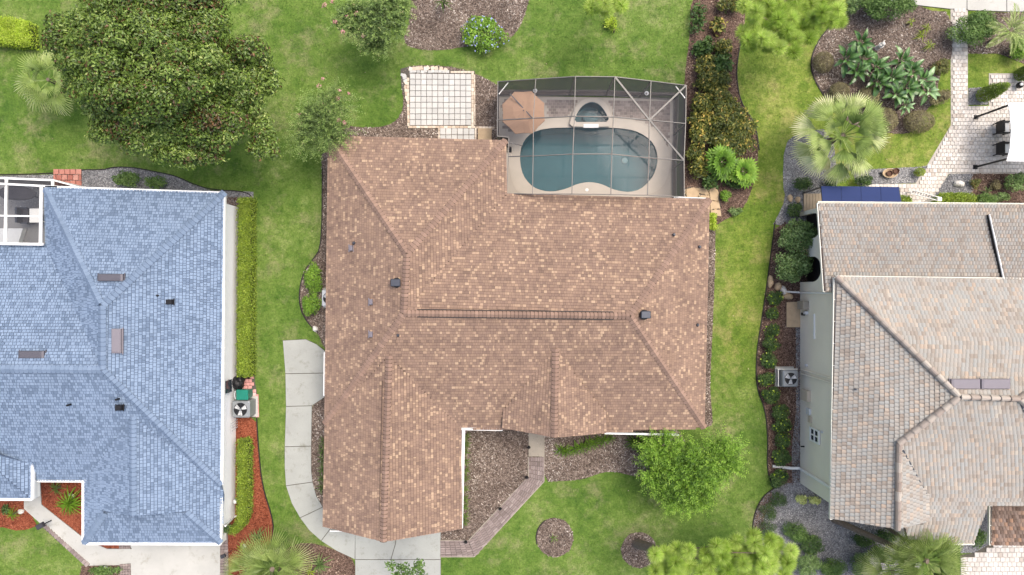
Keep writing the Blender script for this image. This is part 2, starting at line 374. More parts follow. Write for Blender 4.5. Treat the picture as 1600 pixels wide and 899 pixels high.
def capround():
    v = []; f = []; n = 6
    for j, z, k in ((0, .09, 1), (1.1, .05, .86)):
        for i in range(n+1):
            a = math.pi*i/n; v.append((-.5*k*math.cos(a), j, z-.10+.14*math.sin(a)))
    for i in range(n): f.append((i, i+1, n+2+i, n+1+i))
    m = len(v); v += [(0, 0, -.06)]
    for i in range(n): f.append((m, i+1, i))
    return v, f
TM['capround'] = capround()
def brick():
    b = .06; v = [(0, 0, 0), (1, 0, 0), (1, 1, 0), (0, 1, 0), (0, 0, .8), (1, 0, .8), (1, 1, .8), (0, 1, .8), (b, b, 1), (1-b, b, 1), (1-b, 1-b, 1), (b, 1-b, 1)]
    f = [(i, (i+1) % 4, 4+(i+1) % 4, 4+i) for i in range(4)]+[(4+i, 4+(i+1) % 4, 8+(i+1) % 4, 8+i) for i in range(4)]+[(8, 9, 10, 11)]
    return v, f
TM['brick'] = brick()
TM['chip'] = ([(-.5, -.5, 0), (.5, -.5, .0), (.5, .5, 0), (-.5, .5, 0), (0, 0, .12)], [(0, 1, 4), (1, 2, 4), (2, 3, 4), (3, 0, 4)])

class Pieces:
    """collects alike pieces; the largest become objects of their own, the rest one joined part"""
    def __init__(s): s.d = {}
    def add(s, tm, o, x, y, z, tint): s.d.setdefault(tm, []).append((tuple(o), tuple(x), tuple(y), tuple(z), tint))
    def finish(s, name, mat, parent, limit=300, stuffname=None):
        items = [(tm, *it) for tm, l in s.d.items() for it in l]
        def size(it):
            x, y = it[2], it[3]; return abs(x[0]*y[1]-x[1]*y[0])/(H-it[1][2])**2
        items.sort(key=lambda it: -size(it)); base = base_of(parent); cache = {}
        for it in items[:limit]:
            tm, o, x, y, z, t = it; q = round(t*9)/9; key = (tm, q)
            if key not in cache:
                me = npmesh(name, TM[tm][0], TM[tm][1], [q]*len(TM[tm][0])); me.materials.append(mat); cache[key] = me
            ob = bpy.data.objects.new(name, cache[key]); COL.objects.link(ob); ob.parent = parent
            m = Matrix((( x[0], y[0], z[0], o[0]-base.x), (x[1], y[1], z[1], o[1]-base.y), (x[2], y[2], z[2], o[2]-base.z), (0, 0, 0, 1)))
            ob.matrix_local = m
        rest = items[limit:]
        if rest:
            V = []; Fc = []; T = []; n = 0
            by = {}
            for it in rest: by.setdefault(it[0], []).append(it)
            for tm, l in by.items():
                tv = np.array(TM[tm][0]); k = len(tv)
                A = np.array([[it[2], it[3], it[4]] for it in l]); O = np.array([it[1] for it in l])
                P = np.einsum('ki,nij->nkj', tv, A)+O[:, None, :]
                V.append(P.reshape(-1, 3)); T.append(np.repeat([it[5] for it in l], k))
                for i in range(len(l)):
                    for f in TM[tm][1]: Fc.append(tuple(a+n+i*k for a in f))
                n += k*len(l)
            obj(stuffname or name+'s', np.concatenate(V), Fc, mat, parent, tint=np.concatenate(T), kind='stuff')

# ---------------- scatter ----------------
def norm(a): return a/np.maximum(1e-9, np.linalg.norm(a, axis=-1, keepdims=True))
def scatter(tv, tf, P, X, Y, Z, tint):
    tv = np.array(tv, float); tf = np.array(tf); k = len(tv); n = len(P)
    V = P[:, None, :]+tv[None, :, 0:1]*X[:, None, :]+tv[None, :, 1:2]*Y[:, None, :]+tv[None, :, 2:3]*Z[:, None, :]
    Fc = tf[None]+(np.arange(n)*k)[:, None, None]
    return V.reshape(-1, 3), Fc.reshape(-1, tf.shape[1]), np.repeat(tint, k)
LEAF = ([(0, 0, 0), (.5, .45, .12), (0, 1, -.08), (-.5, .45, .12)], [(0, 1, 2), (0, 2, 3)])
BLADE = ([(-.5, 0, 0), (.5, 0, 0), (0, 1, 0)], [(0, 1, 2)])
def join(parts):
    V = []; Fc = []; T = []; n = 0
    for v, f, t in parts: V.append(v); Fc.append(f+n); T.append(t); n += len(v)
    return np.concatenate(V), np.concatenate(Fc), np.concatenate(T)
def leafcloud(blobs, n, Ln, asp=.5, spread=.55, zmin=-.3, shell=.5, up=.5, tv=.2):
    B = np.array(blobs, float); r = B[:, 3:].mean(1); p = r**2/np.sum(r**2); i = rng.choice(len(B), n, p=p)
    u = norm(rng.normal(size=(n, 3))); m = u[:, 2] < zmin; u[m, 2] *= -1
    rad = 1-shell*rng.random(n)**1.6
    P = B[i, :3]+u*B[i, 3:]*rad[:, None]; P[:, 2] = np.maximum(P[:, 2], .03)
    N = norm(u+spread*rng.normal(size=(n, 3))+np.array([0, 0, up])); T = norm(np.cross(N, rng.normal(size=(n, 3)))); X = np.cross(T, N)
    s = Ln*(.7+.6*rng.random(n)); bt = rng.normal(size=len(B))*.10
    tint = np.clip(.5+bt[i]+tv*rng.normal(size=n), 0, 1)
    return scatter(*LEAF, P, X*(s*asp)[:, None], T*s[:, None], N*s[:, None], tint)
def crownblobs(c, R, k, rb, low=-.15):
    c = np.array(c, float); R = np.array(R, float); out = []
    for _ in range(k):
        u = rng.normal(size=3); u /= np.linalg.norm(u)
        if u[2] < low: u[2] = -u[2]
        q = rng.uniform(.75, 1.0)*(1-rb*.85); s = rb*rng.uniform(.65, 1.25)
        out.append([*(c+u*R*q), R[0]*s, R[1]*s, R[2]*s*.9])
    out.append([*(c), *(R*.72)]); return out

def stemmb(p, h, r=.03, n=3, spread=.15):
    mb = MB(); p = Vector(p)
    for i in range(n):
        a = 6.28*i/n+.3; e = p+Vector((math.cos(a)*spread, math.sin(a)*spread, h*.8)); mb.tube([p+Vector((math.cos(a)*.04, math.sin(a)*.04, 0)), (p+e)/2, e], [r, r*.8, r*.5], 5)
    return mb
def shrub(px, py, rx, ry, h, leaf, label, n=None, Ln=.09, group=None, name='shrub', flowers=None, asp=.5, k=None, rb=.35, shell=.4, cat='shrub', tv=.2, nf=60, smoothball=False):
    c = W(px, py, h*.55); root = thing(name, label, cat, (c.x, c.y, 0), group)
    sx, sy = rx/30*(H-h)/H, ry/30*(H-h)/H
    k = k or max(5, int(10*max(sx, sy)+5))
    if smoothball: bl = [[c.x, c.y, h*.5, sx, sy, h*.5]]; k = 1
    else: bl = crownblobs((c.x, c.y, h*.5), (sx, sy, h*.5), k, rb)
    ar = math.pi*sx*sy*(1+h*.7)
    n = n or int(min(9000, max(250, ar*3.2/(Ln*Ln*asp))))
    V, Fc, T = leafcloud(bl, n, Ln, asp, shell=shell if not smoothball else .25, tv=tv, zmin=-.4)
    obj('foliage', V, Fc, L[leaf], root, tint=T)
    stemmb((c.x, c.y, 0), h*.7, .025, 4, min(sx, sy)*.4).to('stem', M['bark_brown'], root)
    if flowers:
        B = [[b[0], b[1], b[2], b[3]*1.05, b[4]*1.05, b[5]*1.08] for b in bl]; parts = []
        V, Fc, T = leafcloud(B, nf, .10, .9, shell=.08, zmin=.2)
        obj('blossom', V, Fc, L[flowers], root, tint=T)
    return root

# ---------------- ground ----------------
EX = []                      # ground shapes where no grass grows
g = MB(); g.add([(-300, -300, 0), (300, -300, 0), (300, 300, 0), (-300, 300, 0)], [(0, 1, 2, 3)])
g.to('lawn_ground', M['grass'], kind='structure')
ZL = [0]
def zl(): ZL[0] += 1; return .008+(ZL[0] % 11)*.0016
def edge_strip(name, pts, parent, wd=.05, h=.05, mat='edging'):
    mb = MB(); P = [W(*p) for p in pts]
    for a, b in zip(P, P[1:]):
        mb.bar(a+Vector((0, 0, h/2)), b+Vector((0, 0, h/2)), wd, h)
    mb.to(name, M[mat], parent)
def chips(poly, parent, mat, dens, size, asp, name='wood_chip', z=.02):
    P = np.array([tuple(p[:2]) for p in poly]); lo, hi = P.min(0), P.max(0)
    lo = np.maximum(lo, [-28, -16]); hi = np.minimum(hi, [28, 16])
    n = int(max(1, np.prod(hi-lo))*dens); Q = lo+rng.random((n, 2))*(hi-lo); Q = Q[pip(Q, P)]; n = len(Q)
    if n < 2: return
    a = rng.random(n)*6.28; s = size*(.5+rng.random(n)); tl = rng.normal(size=(n, 2))*.3
    Y = np.stack([np.cos(a), np.sin(a), tl[:, 0]], 1); X = np.stack([-np.sin(a), np.cos(a), tl[:, 1]], 1); Z = norm(np.cross(X, Y))
    cl = np.sin(Q[:, 0]*1.7+2*np.sin(Q[:, 1]*.9))*.10
    V, Fc, T = scatter(*TM['chip'], np.column_stack([Q, z+.02*rng.random(n)]), X*(s*asp)[:, None], Y*s[:, None], Z*s[:, None], np.clip(rng.beta(2, 2.4, n)+cl, 0, 1))
    obj(name, V, Fc, M[mat], parent, tint=T, kind='stuff')
def bed(name, px, kind, smooth=2, edge=None, dens=None):
    poly = [tuple(p) for p in (chaikin(px, smooth) if smooth else px)]
    PW = [W(*p) for p in poly]; EX.append([(p.x, p.y) for p in PW]); z = zl()
    o = MB().prism([(p.x, p.y) for p in PW], -.05, z).to(name, M[kind], kind='structure')
    cm = {'mulch_grey': ('chip_grey', 320, .075, .42), 'mulch_red': ('chip_red', 260, .06, .35), 'mulch_brown': ('chip_brown', 300, .065, .4), 'gravel': ('pebble', 650, .032, .85)}[kind]
    chips([(p.x, p.y) for p in PW], o, cm[0], dens or cm[1], cm[2], cm[3], 'wood_chip' if kind != 'gravel' else 'pebble', z)
    if edge: edge_strip('edging', chaikin(edge, 2, False), o)
    return o
def pave(name, px, mat, z=None, ex=True, kind='structure', parent=None, bottom=-.08):
    PW = [W(*p) for p in px]
    if ex: EX.append([(p.x, p.y) for p in PW])
    return MB().prism([(p.x, p.y) for p in PW], bottom, z or zl()).to(name, M[mat], parent, kind=kind if parent is None else None)

# mulch and gravel beds
bed('mulch_bed', [(642, -20), (640, 40), (628, 62), (642, 76), (690, 80), (730, 72), (775, 72), (802, 58), (818, 32), (832, -20)], 'mulch_grey')
bed('mulch_bed', [(533, 193), (560, 200), (600, 199), (622, 188), (632, 165), (627, 130), (628, 108), (648, 102), (700, 103), (742, 114), (780, 134), (800, 150), (800, 240), (515, 240), (508, 215)], 'mulch_grey')
bed('mulch_bed', [(530, 236), (500, 238), (504, 262), (503, 385), (490, 405), (474, 425), (467, 460), (470, 485), (481, 505), (497, 520), (507, 548), (535, 548)], 'mulch_grey', edge=[(504, 262), (503, 385), (490, 405), (474, 425), (467, 460), (470, 485), (481, 505), (497, 520)])
bed('mulch_bed', [(484, 634), (507, 618), (530, 618), (530, 815), (505, 795), (490, 765), (484, 740)], 'mulch_grey')
bed('mulch_bed', [(438, 870), (452, 853), (475, 848), (500, 851), (530, 862), (556, 874), (556, 930), (430, 930)], 'mulch_brown')
bed('mulch_bed', [(700, 660), (722, 660), (860, 660), (860, 690), (826, 745), (732, 850), (684, 846), (684, 820), (700, 800)], 'mulch_grey', smooth=0)
bed('mulch_bed', [(845, 660), (1000, 660), (1060, 668), (1075, 700), (1040, 745), (1005, 746), (985, 743), (962, 737), (940, 738), (915, 748), (890, 751), (845, 753)], 'mulch_grey', smooth=1)
def circ(cx, cy, rx, ry, n=18, j=.04): return [(cx+rx*math.cos(6.283*i/n)*(1+random.uniform(-j, j)), cy+ry*math.sin(6.283*i/n)*(1+random.uniform(-j, j))) for i in range(n)]
bed('mulch_ring', circ(866.5, 840, 29, 31), 'mulch_grey', edge=circ(866.5, 840, 29, 31, j=.01)[8:13])
bed('mulch_ring', circ(998, 859, 28, 28), 'mulch_grey')
bed('gravel_strip', [(1080, 340), (1118, 340), (1117, 420), (1113, 520), (1109, 600), (1112, 640), (1114, 668), (1080, 668)], 'mulch_grey', smooth=1)
bed('mulch_bed', [(1080, -20), (1166, -20), (1164, 40), (1153, 85), (1150, 120), (1157, 162), (1180, 192), (1186, 235), (1178, 290), (1160, 330), (1128, 346), (1108, 360), (1080, 350), (1060, 300), (1070, 110), (1078, 60)], 'mulch_brown', edge=[(1164, 40), (1153, 85), (1150, 120), (1157, 162), (1180, 192), (1186, 235)])
bed('grey_gravel', [(1300, 200), (1246, 208), (1225, 226), (1223, 290), (1228, 310), (1212, 345), (1206, 352), (1290, 356), (1310, 290)], 'gravel', smooth=1)
bed('mulch_bed', [(1211, 346), (1204, 400), (1196, 460), (1190, 500), (1182, 550), (1181, 605), (1196, 640), (1200, 690), (1198, 735), (1206, 756), (1222, 762), (1262, 752), (1275, 600), (1275, 350)], 'mulch_brown', smooth=1, edge=[(1211, 346), (1204, 400), (1196, 460), (1190, 500), (1182, 550), (1181, 605), (1196, 640), (1200, 690), (1198, 735), (1208, 762)])
bed('grey_gravel', [(1243, 495), (1262, 495), (1262, 756), (1238, 756), (1237, 700), (1244, 640)], 'gravel', smooth=0)
bed('grey_gravel', [(1208, 763), (1192, 775), (1179, 800), (1175, 830), (1176, 930), (1440, 930), (1440, 800), (1330, 760), (1240, 752)], 'gravel', smooth=1, edge=[(1212, 761), (1192, 775), (1179, 800), (1175, 830), (1176, 930)])
bed('mulch_crescent', [(1207, 766), (1193, 776), (1180, 800), (1177, 830), (1178, 870), (1192, 870), (1190, 830), (1196, 800), (1210, 782)], 'mulch_brown', smooth=1)
bed('garden_bed', [(1380, -5), (1330, 5), (1317, 22), (1295, 43), (1275, 68), (1265, 100), (1272, 125), (1287, 150), (1320, 190), (1360, 206), (1385, 207), (1406, 210), (1426, 207), (1446, 172), (1462, 160), (1467, 120), (1478, 95), (1488, 92), (1488, 20), (1445, 16), (1430, 0)], 'mulch_grey', smooth=1, edge=[(1295, 43), (1275, 68), (1265, 100), (1272, 125), (1287, 150)])
bed('garden_bed', [(1512, 30), (1512, 84), (1560, 84), (1600, 100), (1640, 100), (1640, 20), (1540, 20)], 'mulch_grey', smooth=0)
bed('grey_gravel', [(1330, 266), (1438, 261), (1450, 259), (1430, 286), (1340, 290)], 'gravel', smooth=0)
bed('grey_gravel', [(1483, 272), (1520, 272), (1520, 330), (1460, 330), (1460, 305)], 'gravel', smooth=0)
bed('garden_bed', [(1517, 272), (1660, 272), (1660, 330), (1517, 330)], 'mulch_brown', smooth=0)
bed('grey_gravel', [(1513, 138), (1544, 136), (1544, 164), (1513, 164)], 'gravel', smooth=0)
bed('grey_gravel', [(-40, 276), (80, 273), (130, 266), (160, 266), (180, 262), (210, 263), (240, 269), (275, 276), (300, 288), (330, 298), (396, 300), (396, 330), (-40, 330)], 'gravel', smooth=0, edge=[(-40, 274), (80, 272), (130, 265), (160, 266), (180, 261), (210, 262), (240, 268), (275, 275), (300, 287), (330, 297), (385, 299), (397, 312), (396, 400), (393, 592)])
bed('mulch_bed', [(350, 308), (395, 308), (392, 592), (350, 592)], 'mulch_brown', smooth=0)
bed('red_mulch_bed', [(345, 648), (401, 648), (404, 700), (410, 760), (425, 805), (428, 830), (423, 855), (398, 876), (378, 930), (357, 930), (357, 850), (345, 830)], 'mulch_red', smooth=1, edge=[(401, 648), (404, 700), (410, 760), (425, 805), (428, 830), (423, 855), (398, 876)])
bed('red_mulch_bed', [(-30, 770), (36, 770), (42, 790), (58, 822), (40, 828), (25, 829), (5, 824), (-30, 826)], 'mulch_red', smooth=0)
bed('red_mulch_bed', [(60, 745), (150, 745), (150, 850), (128, 838), (64, 788)], 'mulch_red', smooth=0)
bed('red_mulch_bed', [(130, 840), (190, 840), (190, 857), (150, 857)], 'mulch_red', smooth=0)
bed('mulch_bed', [(128, 884), (190, 881), (190, 930), (120, 930)], 'mulch_brown', smooth=0)
bed('shaded_gravel', [(1500, 800), (1546, 780), (1546, 850), (1520, 864), (1500, 864)], 'gravel', smooth=0)

# drives and walks: every poured slab is a piece of its own
def slabs(name, polys, mat, label=None, under='joint'):
    allp = [W(*p) for p in polys[0]]
    root = None
    for q in polys:
        PW = [(W(*p).x, W(*p).y) for p in q]; EX.append(PW)
        if root is None:
            root = MB().prism(PW, -.1, .02).to(name, M[under], kind='structure')
        else:
            pass
        c = offset(PW, .018)
        MB().prism(c, -.05, .05+random.uniform(0, .004)).to('slab', M[mat], root)
    mb = MB()
    for q in polys[1:]: mb.prism([(W(*p).x, W(*p).y) for p in q], -.1, .02+random.uniform(0, .006))
    if mb.v: mb.to('joint_bed', M[under], root)
    return root
slabs('driveway_walk', [[(442, 532), (478, 530), (495, 538), (509, 549), (509, 583), (446, 584)], [(446, 584), (509, 583), (509, 620), (488, 634), (447, 635)],
    [(447, 635), (488, 634), (487, 697), (445, 698)], [(445, 698), (487, 697), (487, 735), (489, 753), (447, 759), (445, 730)],
    [(447, 759), (489, 753), (495, 775), (505, 792), (469, 809), (456, 786)], [(469, 809), (505, 792), (525, 815), (502, 845), (484, 829)],
    [(502, 845), (525, 815), (556, 825), (555, 874), (527, 861)]], 'concrete')
slabs('driveway', [[(555, 820), (621, 820), (618, 850), (611, 874), (555, 874)], [(621, 820), (689, 820), (689, 874), (611, 874), (618, 850)], [(555, 874), (689, 874), (689, 960), (555, 960)]], 'concrete')
slabs('neighbour_driveway', [[(190, 835), (345, 835), (345, 960), (206, 960), (204, 883), (138, 884), (100, 852), (66, 820), (38, 795), (38, 772), (50, 750), (64, 750), (66, 788), (130, 839), (150, 849), (168, 857), (206, 857)]], 'concrete_white')
slabs('street_corner_drive', [[(1380, -30), (1510, -30), (1510, 15), (1484, 15), (1440, 10), (1380, 2)], [(1510, -30), (1572, -30), (1572, 19), (1512, 17), (1510, 15)], [(1572, -30), (1660, -30), (1660, 20), (1572, 19)]], 'concrete_white')
slabs('pool_equipment_pad', [[(1228, 472), (1253, 471), (1256, 512), (1228, 512)]], 'stone')
# timber landing beside the blue awning, boards one by one
r = pave('timber_landing', [(1255, 304), (1282, 303), (1285, 336), (1256, 337)], 'joint')
for i in range(6):
    a, b = W(1255+i*4.7, 303, 0), W(1259.2+i*4.7, 303, 0); c, d = W(1259.6+i*4.7, 337, 0), W(1255.4+i*4.7, 337, 0)
    MB().prism([(p.x, p.y) for p in (a, b, c, d)], .02, .07).to('plank', M['wood_deck'], r)

def grid_pave(name, quad, nx, ny, mat, under, gap=.012, jit=.0, h=.05, limit=300, piece='paver', stagger=False, mask=None, label=None, parent=None, z=None, skip=None, ex=True):
    """square pavers between four corner pixels: top-left, top-right, bottom-right, bottom-left"""
    A, B, Cc, D = [W(*p) for p in quad]; root = parent
    if root is None:
        PWm = [(p.x, p.y) for p in (WA(mask) if mask else (A, B, Cc, D))]
        if ex: EX.append(PWm)
        root = MB().prism(PWm, -.08, z or zl()).to(name, M[under], kind='structure')
    ps = Pieces(); mk = [(p.x, p.y) for p in WA(mask)] if mask else None
    z0 = (z or .03)-.02
    for j in range(ny):
        for i in range(-1 if stagger else 0, nx):
            o = (.5 if (stagger and j % 2) else 0)
            u0, u1 = max(0, (i+o)/nx), min(1, (i+1+o)/nx); v0, v1 = j/ny, (j+1)/ny
            if u1-u0 < .15/nx or (skip and skip(i, j)): continue
            f = lambda u, v: A*(1-u)*(1-v)+B*u*(1-v)+Cc*u*v+D*(1-u)*v
            p = f(u0, v1); x = f(u1, v1)-p; y = f(u0, v0)-p
            if mk is not None and not pip(np.array([[*(p+x*s_+y*t_)[:2]] for s_, t_ in ((.1, .1), (.9, .1), (.1, .9), (.9, .9), (.5, .5))]), mk).all(): continue
            gx, gy = gap/x.length, gap/y.length; p = p+x*gx/2+y*gy/2; x = x*(1-gx); y = y*(1-gy)
            if jit:
                a = random.gauss(0, jit); R = Matrix.Rotation(a, 3, 'Z'); x, y = R@x, R@y
            p.z = z0+random.uniform(0, .005)
            ps.add('brick', p, x, y, (0, 0, h), min(1, max(0, random.gauss(.55, .25))))
    ps.finish(piece, M[mat], root, limit)
    return root
pat = grid_pave('paver_patio', [(640.3, 115.4), (736.6, 116.2), (736.6, 196.4), (640.3, 196.6)], 11, 9, 'paver_white', 'joint', gap=.024, jit=.008,
    mask=[(626, 108), (640, 104), (680, 104), (704, 110), (742, 111), (743, 201), (636, 202), (635, 160), (627, 135)])
def run(parent, a, b, wd, n, mat, piece='border_brick', z=.03, h=.05, jit=.0):
    a, b = W(*a), W(*b); d = (b-a)/n; q = Vector((-d.y, d.x, 0)).normalized()*wd; ps = Pieces()
    for i in range(n):
        p = a+d*(i+.03)-q/2; p.z = z-.02+random.uniform(0, .006); R = Matrix.Rotation(random.gauss(0, jit), 3, 'Z')
        ps.add('brick', p, R@(d*.94), R@q, (0, 0, h), random.random())
    ps.finish(piece, M[mat], parent)
run(pat, (738.5, 113), (738.5, 199), .12, 14, 'paver_tan'); run(pat, (638, 199), (743, 199), .12, 17, 'paver_tan'); run(pat, (637.6, 122), (638.2, 198), .12, 13, 'paver_tan', jit=.06)
run(pat, (704, 113.4), (741, 113.2), .10, 7, 'paver_tan'); run(pat, (640, 112.5), (702, 112.5), .15, 11, 'paver_white', jit=.12); run(pat, (630, 114), (634, 130), .22, 4, 'paver_white', jit=.3)
run(pat, (638, 107.5), (698, 108), .20, 10, 'paver_tan', jit=.25); run(pat, (633.5, 128), (636.5, 160), .14, 6, 'paver_tan', jit=.3); run(pat, (741.5, 117), (742, 196), .06, 12, 'paver_tan')
p2 = grid_pave('paver_step', [(687.5, 200.5), (741.8, 201), (741.8, 222), (687.5, 222)], 6, 2, 'paver_white', 'joint', gap=.03, jit=.005)
run(p2, (686, 200), (686, 221), .08, 4, 'paver_tan'); run(p2, (743.3, 200), (743.3, 221), .08, 4, 'paver_tan'); run(p2, (744, 199.5), (773, 200), .10, 6, 'paver_tan')
tag(MB().box(W(757.5, 210, .05), (.72, .62, .05), 0, .015).to('doormat', M['stone']), 'square tan slab lying between the small white pavers and the pool cage', 'slab')
rp = grid_pave('red_paver_pad', [(84, 264.5), (128, 264.5), (128.5, 300), (84, 300)], 5, 4, 'paver_red', 'joint', gap=.03, jit=.02, stagger=True)
pk = grid_pave('pink_paver_pad', [(377, 581), (400, 581), (401, 630), (374, 630)], 4, 9, 'paver_pink', 'joint', gap=.02, stagger=True, mask=[(392, 580), (397, 580), (399, 600), (403, 622), (404, 652), (374, 654), (374, 592), (388, 590)])
run(pk, (401.5, 616), (402.5, 652), .18, 5, 'paver_pink')
# front brick walk in three stretches that meet on mitred corners
walk = MB().prism([(p.x, p.y) for p in WA([(825.5, 676), (850, 676), (850, 752), (741, 869.5), (688, 869.5), (688, 844), (732, 844.5), (825.5, 745)])], -.08, .022).to('brick_walk', M['joint'], kind='structure')
EX.append([(p.x, p.y) for p in WA([(825.5, 660), (850, 660), (850, 752), (741, 869.5), (688, 869.5), (688, 844), (732, 844.5), (825.5, 745)])])
MB().prism([(p.x, p.y) for p in WA([(826, 650), (850, 650), (850, 713), (826, 713)])], .0, .05).to('slab', M['concrete_dark'], walk)
grid_pave('', [(825.5, 714), (850, 714), (850, 752), (825.5, 745)], 7, 5, 'brick_mauve', 'joint', gap=.014, parent=walk, z=.045, piece='brick')
grid_pave('', [(825.5, 745), (850, 752), (741, 869.5), (732, 844.5)], 7, 17, 'brick_mauve', 'joint', gap=.014, parent=walk, z=.045, piece='brick', stagger=False)
grid_pave('', [(732, 844.5), (741, 869.5), (688, 869.5), (688, 844)], 7, 6, 'brick_mauve', 'joint', gap=.014, parent=walk, z=.045, piece='brick')
for a, b in (((825.5, 714), (825.5, 745)), ((850, 676), (850, 752)), ((825.5, 745), (732, 844.5)), ((850, 752), (741, 869.5)), ((741, 869.5), (688, 869.5)), ((732, 844.5), (688, 844))):
    edge_strip('kerb', [a, b], walk, .05, .07, 'concrete_dark')
# neighbour's mauve borders
pn = grid_pave('driveway_border', [(345, 800), (356, 800), (358, 925), (344, 925)], 2, 28, 'brick_mauve', 'joint', gap=.014, piece='brick', stagger=False)
pn = grid_pave('driveway_border', [(66, 822), (72, 822), (142, 881), (136, 886)], 1, 16, 'brick_mauve', 'joint', gap=.014, piece='brick', z=.06)
pn = grid_pave('driveway_border', [(188, 881), (205, 880), (207, 930), (190, 930)], 4, 12, 'brick_mauve', 'joint', gap=.014, piece='brick', z=.06)
pn = grid_pave('driveway_border', [(187, 850), (205, 850), (205, 857), (187, 857)], 5, 2, 'brick_mauve', 'joint', gap=.014, piece='brick', z=.06)
# pale terrace and paths of the right house
tm = [(1485, 14), (1512, 14), (1512, 137), (1513, 166), (1545, 166), (1545, 115), (1680, 115), (1680, 272), (1482, 272), (1462, 306), (1452, 330), (1400, 330), (1345, 313), (1345, 289), (1430, 287), (1448, 259), (1485.5, 196)]
grid_pave('paver_terrace', [(1340, 14), (1640, 14), (1640, 331), (1340, 331)], 50, 52, 'paver_pale', 'paver_base', gap=.014, stagger=True, mask=tm, limit=300)
grid_pave('paver_driveway', [(1500, 848), (1660, 848), (1660, 930), (1500, 930)], 22, 11, 'paver_pale', 'joint', gap=.014, stagger=True, mask=[(1546, 848), (1660, 848), (1660, 930), (1500, 930), (1500, 868), (1522, 864)], limit=200)
# flagstone corner behind the pool cage
fl = pave('flagstone_path', [(1064, 296), (1078, 292), (1106, 294), (1118, 291), (1124, 300), (1127, 338), (1108, 338), (1090, 318), (1064, 318)], 'joint')
ps = MB()
for i, q in enumerate([[(1072, 296), (1084, 293), (1093, 301), (1086, 312), (1073, 310)], [(1086, 294), (1104, 295), (1107, 304), (1096, 303)], [(1107, 295), (1118, 292), (1123, 302), (1121, 315), (1110, 312)], [(1109, 314), (1123, 317), (1125, 326), (1110, 327)], [(1110, 329), (1125, 328), (1126.5, 338), (1111, 338)], [(1095, 305), (1108, 307), (1108, 318), (1088, 314)]]):
    MB().prism([(p.x, p.y) for p in WA(q)], .0, .055+.004*i).to('flagstone', M['stone'], fl)
chips([(p.x, p.y) for p in WA([(1066, 297), (1118, 291), (1127, 338), (1108, 338), (1066, 316)])], fl, 'pebble_tan', 350, .05, .8, 'pebble', .03)

# ---------------- houses ----------------
def lay(ps, pts, e0, e1, course, wr, tm='tab', tint=None, zoff=.03, lift=1.0, gap=.012, cover=.86):
    """cover a roof plane (pixel corners with heights) with courses parallel to the eave e0-e1"""
    P = [W(*p) for p in pts]; n = Vector((0, 0, 0)); c = sum(P, Vector())/len(P)
    for i in range(len(P)): n += (P[i-1]-c).cross(P[i]-c)
    n.normalize()
    if n.z < 0: n = -n
    a, b = W(*e0), W(*e1); u = (b-a); u -= n*u.dot(n); u.normalize(); v = n.cross(u)
    if v.z < 0: u = -u; v = n.cross(u)
    from mathutils.geometry import tessellate_polygon
    tris = []
    for t in tessellate_polygon([[Vector((p.x, p.y, 0)) for p in P]]):
        p0, p1, p2 = P[t[0]], P[t[1]], P[t[2]]; m_ = (p1-p0).cross(p2-p0)
        if m_.length < 1e-6: continue
        m_.normalize(); m_ = m_ if m_.z > 0 else -m_; tris.append((p0, p1, p2, m_))
    def lift_(q):
        best = None; bd = 1e9
        for p0, p1, p2, m_ in tris:
            s_ = []
            for s0, s1 in ((p0, p1), (p1, p2), (p2, p0)): s_.append((s1.x-s0.x)*(q.y-s0.y)-(s1.y-s0.y)*(q.x-s0.x))
            if all(k_ >= -1e-6 for k_ in s_) or all(k_ <= 1e-6 for k_ in s_): return p0, m_
            g_ = (p0+p1+p2)/3; dd = (g_.x-q.x)**2+(g_.y-q.y)**2
            if dd < bd: bd, best = dd, (p0, m_)
        return best
    Q = [((p-c).dot(u), (p-c).dot(v)) for p in P]; v0 = min(q[1] for q in Q); v1 = max(q[1] for q in Q); k = 0
    while v0 < v1:
        vm = v0+course*.45; xs = []
        for i in range(len(Q)):
            (xa, ya), (xb, yb) = Q[i-1], Q[i]
            if (ya > vm) != (yb > vm): xs.append(xa+(vm-ya)*(xb-xa)/(yb-ya))
        xs.sort()
        for x0, x1 in zip(xs[::2], xs[1::2]):
            x = x0-random.uniform(0, wr[1]) if wr[0] != wr[1] else x0-(.5*wr[0] if k % 2 else 0)
            while x < x1-.02:
                w_ = random.uniform(*wr); a0, a1 = max(x, x0), min(x+w_, x1)
                if a1-a0 > .03:
                    t = tint() if callable(tint) else random.random()
                    o = c+u*a0+v*v0; xv = u*(a1-a0-gap); yv = v*(course*cover); p0, m_ = lift_(o+xv/2+yv/2)
                    zq = lambda q: p0.z-((q.x-p0.x)*m_.x+(q.y-p0.y)*m_.y)/m_.z
                    o2 = Vector((o.x, o.y, zq(o))); xe = o+xv; ye = o+yv
                    xv = Vector((xv.x, xv.y, zq(xe)-o2.z)); yv = Vector((yv.x, yv.y, zq(ye)-o2.z)); o2 += m_*(zoff+random.uniform(0, .004))
                    ps.add(tm, o2, xv, yv, m_*lift, t)
                x += w_
        v0 += course; k += 1
